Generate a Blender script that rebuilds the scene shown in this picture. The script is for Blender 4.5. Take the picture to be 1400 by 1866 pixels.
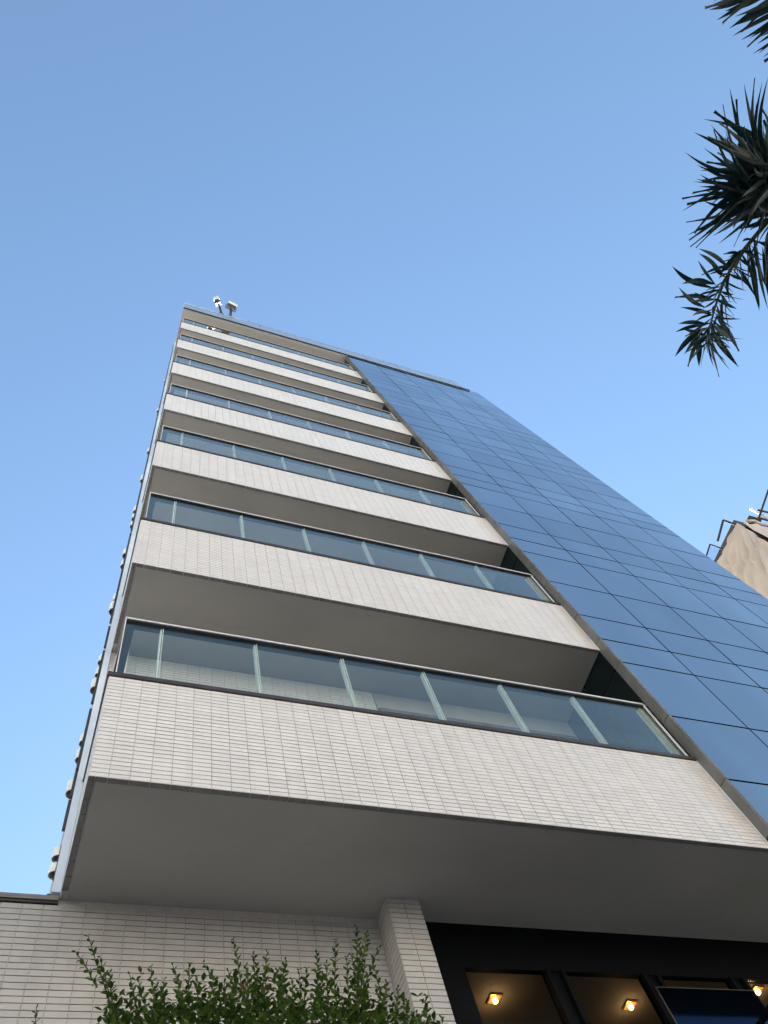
import bpy, bmesh, math, random
import numpy as np
from mathutils import Vector, Matrix, Euler

random.seed(11)
rng = np.random.default_rng(11)
S = bpy.context.scene
C = S.collection
for o in list(bpy.data.objects):
    bpy.data.objects.remove(o)

# ------------------------------------------------------------------ camera, sky, sun, exposure
SUN_EL, SUN_AZ = 42.0, 34.0          # degrees; azimuth measured from +Y towards +X
cam_d = bpy.data.cameras.new('camera')
cam = bpy.data.objects.new('camera', cam_d)
C.objects.link(cam)
yaw, pit, rol = 0.7905, 1.1382, -0.5171
cy_, sy_, cp_, sp_ = math.cos(yaw), math.sin(yaw), math.cos(pit), math.sin(pit)
fwd = Vector((sy_ * cp_, cy_ * cp_, sp_))
rt = Vector((cy_, -sy_, 0))
up = rt.cross(fwd)
r2 = math.cos(rol) * rt + math.sin(rol) * up
u2 = -math.sin(rol) * rt + math.cos(rol) * up
M = Matrix((r2, u2, -fwd)).transposed().to_4x4()
M.translation = Vector((-0.0773, -3.4472, 1.6113))
cam.matrix_world = M
cam_d.sensor_fit = 'VERTICAL'
cam_d.sensor_height = 36.0
cam_d.lens = 1415.92 / 1866 * 36.0
cam_d.clip_start = 0.05
cam_d.clip_end = 5000
S.camera = cam
S.render.resolution_x, S.render.resolution_y = 768, 1024

W = bpy.data.worlds.new('World')
S.world = W
W.use_nodes = True
wn = W.node_tree
sky = wn.nodes.new('ShaderNodeTexSky')
sky.sky_type = 'NISHITA'
sky.sun_disc = False
sky.sun_elevation = math.radians(SUN_EL)
sky.sun_rotation = math.radians(SUN_AZ)
sky.altitude = 0
sky.air_density = 2.0
sky.dust_density = 0.1
sky.ozone_density = 5.0
bg = wn.nodes['Background']
bg.inputs[1].default_value = 0.05
wn.links.new(sky.outputs[0], bg.inputs[0])

sl = bpy.data.lights.new('sun', 'SUN')
sl.energy = 5.0
sl.angle = math.radians(0.5)
sl.color = (1.0, 0.90, 0.78)
so = bpy.data.objects.new('sun', sl)
C.objects.link(so)
az, el = math.radians(SUN_AZ), math.radians(SUN_EL)
sdir = Vector((math.sin(az) * math.cos(el), math.cos(az) * math.cos(el), math.sin(el)))
so.rotation_euler = sdir.to_track_quat('Z', 'Y').to_euler()
so.location = sdir * 60

S.view_settings.view_transform = 'Standard'
S.view_settings.look = 'None'
S.view_settings.exposure = 2.02
S.view_settings.gamma = 1.0

# ------------------------------------------------------------------ materials
def mat(name):
    m = bpy.data.materials.new(name)
    m.use_nodes = True
    nt = m.node_tree
    b = nt.nodes['Principled BSDF']
    return m, nt, b

def nd(nt, t, **kw):
    n = nt.nodes.new('ShaderNode' + t)
    for k, v in kw.items():
        setattr(n, k, v)
    return n

def ramp(nt, src, pts):
    r = nd(nt, 'ValToRGB')
    e = r.color_ramp.elements
    while len(e) < len(pts):
        e.new(0.5)
    for i, (p, c) in enumerate(pts):
        e[i].position = p
        e[i].color = (c[0], c[1], c[2], 1) if isinstance(c, tuple) else (c, c, c, 1)
    nt.links.new(src, r.inputs[0])
    return r.outputs[0]

def mix(nt, f, a, b, mode='MIX'):
    m = nd(nt, 'Mix', data_type='RGBA', blend_type=mode)
    for s, v in ((m.inputs[0], f), (m.inputs[6], a), (m.inputs[7], b)):
        if hasattr(v, 'is_linked') or hasattr(v, 'links'):
            nt.links.new(v, s)
        elif isinstance(v, (int, float)):
            s.default_value = v
        else:
            s.default_value = (v[0], v[1], v[2], 1)
    return m.outputs[2]

def math_(nt, op, a, b=None, c=None, clamp=False):
    m = nd(nt, 'Math', operation=op)
    m.use_clamp = clamp
    for i, v in enumerate((a, b, c)):
        if v is None:
            continue
        if hasattr(v, 'links'):
            nt.links.new(v, m.inputs[i])
        else:
            m.inputs[i].default_value = v
    return m.outputs[0]

def noise(nt, vec, scale, detail=4, rough=0.55):
    n = nd(nt, 'TexNoise')
    n.inputs['Scale'].default_value = scale
    n.inputs['Detail'].default_value = detail
    n.inputs['Roughness'].default_value = rough
    if vec is not None:
        nt.links.new(vec, n.inputs['Vector'])
    return n.outputs['Fac']

def world_pos(nt):
    return nd(nt, 'NewGeometry').outputs['Position']

def scaled(nt, v, s, off=(0, 0, 0)):
    m = nd(nt, 'Mapping')
    m.inputs['Scale'].default_value = s
    m.inputs['Location'].default_value = off
    nt.links.new(v, m.inputs['Vector'])
    return m.outputs[0]

def bump(nt, b, h, strength, dist=0.01):
    n = nd(nt, 'Bump')
    n.inputs['Strength'].default_value = strength
    n.inputs['Distance'].default_value = dist
    nt.links.new(h, n.inputs['Height'])
    nt.links.new(n.outputs[0], b.inputs['Normal'])

TW, TH = 0.12951, 0.0427             # tile pitch

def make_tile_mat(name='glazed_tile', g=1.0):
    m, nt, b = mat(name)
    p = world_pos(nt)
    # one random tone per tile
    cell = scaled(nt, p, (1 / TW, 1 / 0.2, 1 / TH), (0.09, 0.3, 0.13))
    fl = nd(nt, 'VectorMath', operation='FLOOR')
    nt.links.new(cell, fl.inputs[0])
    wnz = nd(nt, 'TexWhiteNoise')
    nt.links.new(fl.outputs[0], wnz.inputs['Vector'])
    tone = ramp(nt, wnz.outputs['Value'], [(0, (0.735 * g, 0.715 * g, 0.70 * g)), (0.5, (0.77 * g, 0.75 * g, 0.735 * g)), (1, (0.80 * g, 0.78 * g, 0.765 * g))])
    n1 = noise(nt, p, 1.3, 5, 0.6)
    big = ramp(nt, n1, [(0.3, 0.95), (0.7, 1.0)])
    col = mix(nt, 1.0, tone, big, 'MULTIPLY')
    # thin run-off streaks
    st = noise(nt, scaled(nt, p, (14, 14, 0.7)), 1.0, 4, 0.6)
    stf = ramp(nt, st, [(0.46, 0.0), (0.78, 0.28)])
    col = mix(nt, stf, col, (0.52 * g, 0.475 * g, 0.43 * g))
    # rusty tint beside the metal reveal at the right end of the bands
    x = nd(nt, 'SeparateXYZ')
    nt.links.new(p, x.inputs[0])
    d = math_(nt, 'SUBTRACT', x.outputs[0], 5.05)
    d = math_(nt, 'MULTIPLY', d, 2.4, clamp=True)
    lim = math_(nt, 'LESS_THAN', x.outputs[0], 5.6)
    n2 = noise(nt, scaled(nt, p, (6, 6, 2)), 1.0, 4, 0.6)
    n2 = ramp(nt, n2, [(0.3, 0.0), (0.65, 1.0)])
    f = math_(nt, 'MULTIPLY', math_(nt, 'MULTIPLY', d, n2), 0.55)
    f = math_(nt, 'MULTIPLY', f, lim)
    col = mix(nt, f, col, (0.56, 0.42, 0.28))
    nt.links.new(col, b.inputs['Base Color'])
    rg = ramp(nt, wnz.outputs['Value'], [(0, 0.34), (1, 0.5)])
    nt.links.new(rg, b.inputs['Roughness'])
    bump(nt, b, noise(nt, p, 45, 3), 0.12, 0.004)
    return m

def simple(name, col, rough=0.6, metal=0.0, nscale=6, var=0.12, bmp=0.1, spec=None, bscale=60):
    m, nt, b = mat(name)
    p = nd(nt, 'TexCoord').outputs['Object']
    lo = tuple(c * (1 - var) for c in col)
    hi = tuple(min(1, c * (1 + var)) for c in col)
    c = ramp(nt, noise(nt, p, nscale, 5, 0.6), [(0.3, lo), (0.7, hi)])
    nt.links.new(c, b.inputs['Base Color'])
    b.inputs['Roughness'].default_value = rough
    b.inputs['Metallic'].default_value = metal
    if spec is not None:
        b.inputs['Specular IOR Level'].default_value = spec
    if bmp:
        bump(nt, b, noise(nt, p, bscale, 3), bmp, 0.004)
    return m

TILE = make_tile_mat()
SHADETILE = make_tile_mat('shade_toned_tile', 0.60)  # same glazed tile, colour darkened for the shade on low wall and column
GROUT = simple('grout', (0.50, 0.485, 0.46), 0.9, nscale=20)
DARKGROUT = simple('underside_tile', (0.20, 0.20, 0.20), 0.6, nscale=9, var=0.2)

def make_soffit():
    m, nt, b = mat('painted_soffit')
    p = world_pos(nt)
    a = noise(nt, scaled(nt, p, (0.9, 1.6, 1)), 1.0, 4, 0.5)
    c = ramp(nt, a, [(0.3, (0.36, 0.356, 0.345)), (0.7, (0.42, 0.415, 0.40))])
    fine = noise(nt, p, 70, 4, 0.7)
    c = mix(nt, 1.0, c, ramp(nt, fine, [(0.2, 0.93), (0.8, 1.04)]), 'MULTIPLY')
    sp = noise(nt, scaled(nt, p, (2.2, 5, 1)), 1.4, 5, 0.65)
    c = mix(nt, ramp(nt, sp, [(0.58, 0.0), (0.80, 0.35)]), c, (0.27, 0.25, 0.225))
    nt.links.new(c, b.inputs['Base Color'])
    b.inputs['Roughness'].default_value = 0.7
    bump(nt, b, fine, 0.15, 0.003)
    return m
SOFFIT = make_soffit()
CONCRETE = simple('render_wall', (0.42, 0.40, 0.37), 0.8, nscale=2)
COPING = simple('dark_coping_metal', (0.055, 0.048, 0.045), 0.4, 0.3, nscale=5, var=0.35)
RAILTOP = simple('satin_rail_metal', (0.74, 0.74, 0.74), 0.4, 0.1, nscale=20)
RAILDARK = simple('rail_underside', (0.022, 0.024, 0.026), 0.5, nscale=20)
POST = simple('pale_post', (0.74, 0.78, 0.76), 0.5, 0.1, nscale=12, var=0.05)
REVEAL = simple('grey_frame_metal', (0.20, 0.193, 0.18), 0.45, 0.3, nscale=3, var=0.3)
JOINT = simple('dark_joint', (0.014, 0.020, 0.032), 0.6, nscale=10)
PANEL = simple('pale_metal_panel', (0.70, 0.80, 0.93), 0.35, 0.0, nscale=4, var=0.05)
HOOD = simple('cream_hood', (0.95, 0.94, 0.91), 0.4, nscale=30, var=0.02, bmp=0)
DARK = simple('dark_paint', (0.04, 0.036, 0.038), 0.5, nscale=10)
BARK = simple('bark', (0.11, 0.085, 0.06), 0.9, nscale=30, var=0.4, bmp=0.6)
STEM = simple('green_stem', (0.075, 0.075, 0.035), 0.7, nscale=40)
FLOODW = simple('white_housing', (0.82, 0.82, 0.80), 0.4, nscale=30, var=0.04)
FLOODB = simple('black_bracket', (0.03, 0.03, 0.034), 0.5, nscale=30)
INTW = simple('interior_plaster', (0.21, 0.19, 0.165), 0.8, nscale=3, var=0.08)
DARKM = simple('black_frame', (0.006, 0.007, 0.009), 0.6, 0.0, nscale=8, spec=0.03)

def glass_facade(name, tint, body, rough=0.0, mixadd=0.12):
    """coated opaque curtain-wall glass: mirror-like with a tint, slightly wavy, a touch different per pane"""
    m, nt, b = mat(name)
    oi = nd(nt, 'ObjectInfo')
    v = ramp(nt, oi.outputs['Random'], [(0, 0.90), (1, 1.04)])
    p = world_pos(nt)
    haze = noise(nt, scaled(nt, p, (1.2, 1.2, 0.35)), 1.0, 3, 0.5)
    gl = nd(nt, 'BsdfGlossy')
    gl.inputs['Roughness'].default_value = rough
    fr = nd(nt, 'Fresnel')
    fr.inputs['IOR'].default_value = 2.3
    f = math_(nt, 'ADD', math_(nt, 'MULTIPLY', fr.outputs[0], 0.9), mixadd, clamp=True)
    hz = ramp(nt, haze, [(0.3, 0.93), (0.7, 1.06)])
    refl = mix(nt, 1.0, mix(nt, 1.0, tint, v, 'MULTIPLY'), hz, 'MULTIPLY')
    nt.links.new(mix(nt, f, body, refl), gl.inputs['Color'])
    nt.links.new(gl.outputs[0], nt.nodes['Material Output'].inputs[0])
    return m
CURTAIN = glass_facade('blue_coated_glass', (0.97, 0.98, 0.98), (0.050, 0.070, 0.090), mixadd=0.26)
SIDEGL = glass_facade('dark_side_glass', (0.34, 0.46, 0.52), (0.03, 0.045, 0.05), 0.08)
FASCIA = simple('fascia_metal', (0.32, 0.42, 0.55), 0.35, 0.2, nscale=2, var=0.06)
BLUEGL = glass_facade('dark_blue_glass', (0.05, 0.085, 0.15), (0.004, 0.010, 0.022), 0.06)

def clear_glass(name, tint, ior, gain=1.0):
    m, nt, b = mat(name)
    tr = nd(nt, 'BsdfTransparent')
    tr.inputs[0].default_value = (*tint, 1)
    gl = nd(nt, 'BsdfGlossy')
    gl.inputs['Roughness'].default_value = 0.01
    gl.inputs['Color'].default_value = (1.0, 0.93, 0.80, 1)
    # Schlick reflectance from the facing angle, the same from both sides of the sheet
    lw = nd(nt, 'LayerWeight')
    lw.inputs['Blend'].default_value = 0.5
    f0 = ((ior - 1) / (ior + 1)) ** 2
    sch = math_(nt, 'ADD', math_(nt, 'MULTIPLY', math_(nt, 'POWER', lw.outputs['Facing'], 5.0), 1 - f0), f0)
    p = world_pos(nt)
    dirt = ramp(nt, noise(nt, scaled(nt, p, (1.1, 1.1, 0.8)), 1.0, 2, 0.5), [(0.35, 0.92), (0.75, 1.0)])
    ms = nd(nt, 'MixShader')
    nt.links.new(math_(nt, 'MULTIPLY', math_(nt, 'MULTIPLY', sch, gain), dirt, clamp=True), ms.inputs[0])
    nt.links.new(tr.outputs[0], ms.inputs[1])
    nt.links.new(gl.outputs[0], ms.inputs[2])
    nt.links.new(ms.outputs[0], nt.nodes['Material Output'].inputs[0])
    return m
RAILGL = clear_glass('railing_glass', (0.93, 0.98, 0.97), 1.62, 1.6)
SHOPGL = clear_glass('shop_glass', (0.75, 0.75, 0.72), 1.35, 0.5)

def leaf_mat(name, c1, c2, c3, rough=0.45, trans=0.15):
    m, nt, b = mat(name)
    oi = nd(nt, 'NewGeometry')
    c = ramp(nt, oi.outputs['Random Per Island'], [(0, c1), (0.6, c2), (1, c3)])
    p = world_pos(nt)
    c = mix(nt, 1.0, c, ramp(nt, noise(nt, p, 40, 3), [(0.3, 0.75), (0.7, 1.15)]), 'MULTIPLY')
    nt.links.new(c, b.inputs['Base Color'])
    b.inputs['Roughness'].default_value = rough
    tl = nd(nt, 'BsdfTranslucent')
    nt.links.new(mix(nt, 1.0, c, (1.2, 1.4, 0.6), 'MULTIPLY'), tl.inputs[0])
    ms = nd(nt, 'MixShader')
    ms.inputs[0].default_value = trans
    nt.links.new(b.outputs[0], ms.inputs[1])
    nt.links.new(tl.outputs[0], ms.inputs[2])
    nt.links.new(ms.outputs[0], nt.nodes['Material Output'].inputs[0])
    return m
PALM = leaf_mat('palm_leaf', (0.005, 0.032, 0.040), (0.009, 0.046, 0.046), (0.030, 0.058, 0.036), 0.6, 0.05)
LEAF = leaf_mat('shrub_leaf', (0.026, 0.060, 0.011), (0.060, 0.115, 0.018), (0.14, 0.20, 0.036), 0.5, 0.25)
PETAL = leaf_mat('petal', (0.28, 0.09, 0.09), (0.34, 0.13, 0.12), (0.36, 0.18, 0.16), 0.6, 0.3)

# ------------------------------------------------------------------ mesh helpers
def link(o, parent=None, **props):
    C.objects.link(o)
    if parent is not None:
        o.parent = parent
        base = Vector((0, 0, 0))
        q = parent
        while q is not None:
            if q.type == 'EMPTY':
                base = q.location.copy()
                break
            q = q.parent
        if parent.type == 'EMPTY':
            o.matrix_parent_inverse = Matrix.Translation(-base)
    for k, v in props.items():
        o[k] = v
    return o

def mesh(name, V, F, m=None, smooth=False):
    me = bpy.data.meshes.new(name)
    me.from_pydata([tuple(v) for v in V], [], F)
    if m:
        me.materials.append(m)
    if smooth:
        me.polygons.foreach_set('use_smooth', [True] * len(me.polygons))
    me.update()
    return me

def boxes(L):
    """verts and faces of many boxes (x0,x1,y0,y1,z0,z1)"""
    V, F = [], []
    for x0, x1, y0, y1, z0, z1 in L:
        n = len(V)
        V += [(x0, y0, z0), (x1, y0, z0), (x1, y1, z0), (x0, y1, z0), (x0, y0, z1), (x1, y0, z1), (x1, y1, z1), (x0, y1, z1)]
        F += [(n, n + 3, n + 2, n + 1), (n + 4, n + 5, n + 6, n + 7), (n, n + 1, n + 5, n + 4),
              (n + 1, n + 2, n + 6, n + 5), (n + 2, n + 3, n + 7, n + 6), (n + 3, n, n + 4, n + 7)]
    return V, F

def part(name, L, m, parent=None, bevel=0.0, **props):
    """one object of one or more boxes in world coordinates"""
    V, F = boxes(L)
    me = mesh(name, V, F, m)
    if bevel:
        bm = bmesh.new()
        bm.from_mesh(me)
        bmesh.ops.bevel(bm, geom=list(bm.edges), offset=bevel, segments=1, affect='EDGES')
        bm.to_mesh(me)
        bm.free()
    return link(bpy.data.objects.new(name, me), parent, **props)

def obj(name, me, parent=None, **props):
    return link(bpy.data.objects.new(name, me), parent, **props)

def empty(name, loc, label, cat, group=None):
    o = bpy.data.objects.new(name, None)
    o.location = loc
    o.empty_display_size = 0.3
    C.objects.link(o)
    o['label'] = label
    o['category'] = cat
    if group:
        o['group'] = group
    return o

def tile_prism(w, h, t=0.007, c=0.0016):
    """a tile: face towards -Y at y=0, edges chamfered, centred on x and z"""
    a, b_ = w / 2, h / 2
    V = [(-a, t, -b_), (a, t, -b_), (a, t, b_), (-a, t, b_),
         (-a, c, -b_), (a, c, -b_), (a, c, b_), (-a, c, b_),
         (-a + c, 0, -b_ + c), (a - c, 0, -b_ + c), (a - c, 0, b_ - c), (-a + c, 0, b_ - c)]
    F = [(8, 9, 10, 11), (4, 5, 9, 8), (5, 6, 10, 9), (6, 7, 11, 10), (7, 4, 8, 11),
         (0, 1, 5, 4), (1, 2, 6, 5), (2, 3, 7, 6), (3, 0, 4, 7)]
    return np.array(V), F

def tube(pts, radii, n=8, cap=True):
    V, F = [], []
    pts = [Vector(p) for p in pts]
    for i, p in enumerate(pts):
        d = (pts[min(i + 1, len(pts) - 1)] - pts[max(i - 1, 0)]).normalized()
        a = d.orthogonal().normalized() if i == 0 else (a - d * a.dot(d)).normalized()
        b_ = d.cross(a)
        r = radii[i] if isinstance(radii, (list, tuple)) else radii
        for k in range(n):
            t = 2 * math.pi * k / n
            V.append(p + (a * math.cos(t) + b_ * math.sin(t)) * r)
    for i in range(len(pts) - 1):
        for k in range(n):
            F.append((i * n + k, i * n + (k + 1) % n, (i + 1) * n + (k + 1) % n, (i + 1) * n + k))
    if cap:
        F.append(tuple(range(n))[::-1])
        F.append(tuple(range((len(pts) - 1) * n, len(pts) * n)))
    return V, F

def join(parts):
    V, F = [], []
    for v, f in parts:
        n = len(V)
        V += list(v)
        F += [tuple(i + n for i in q) for q in f]
    return V, F

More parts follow.
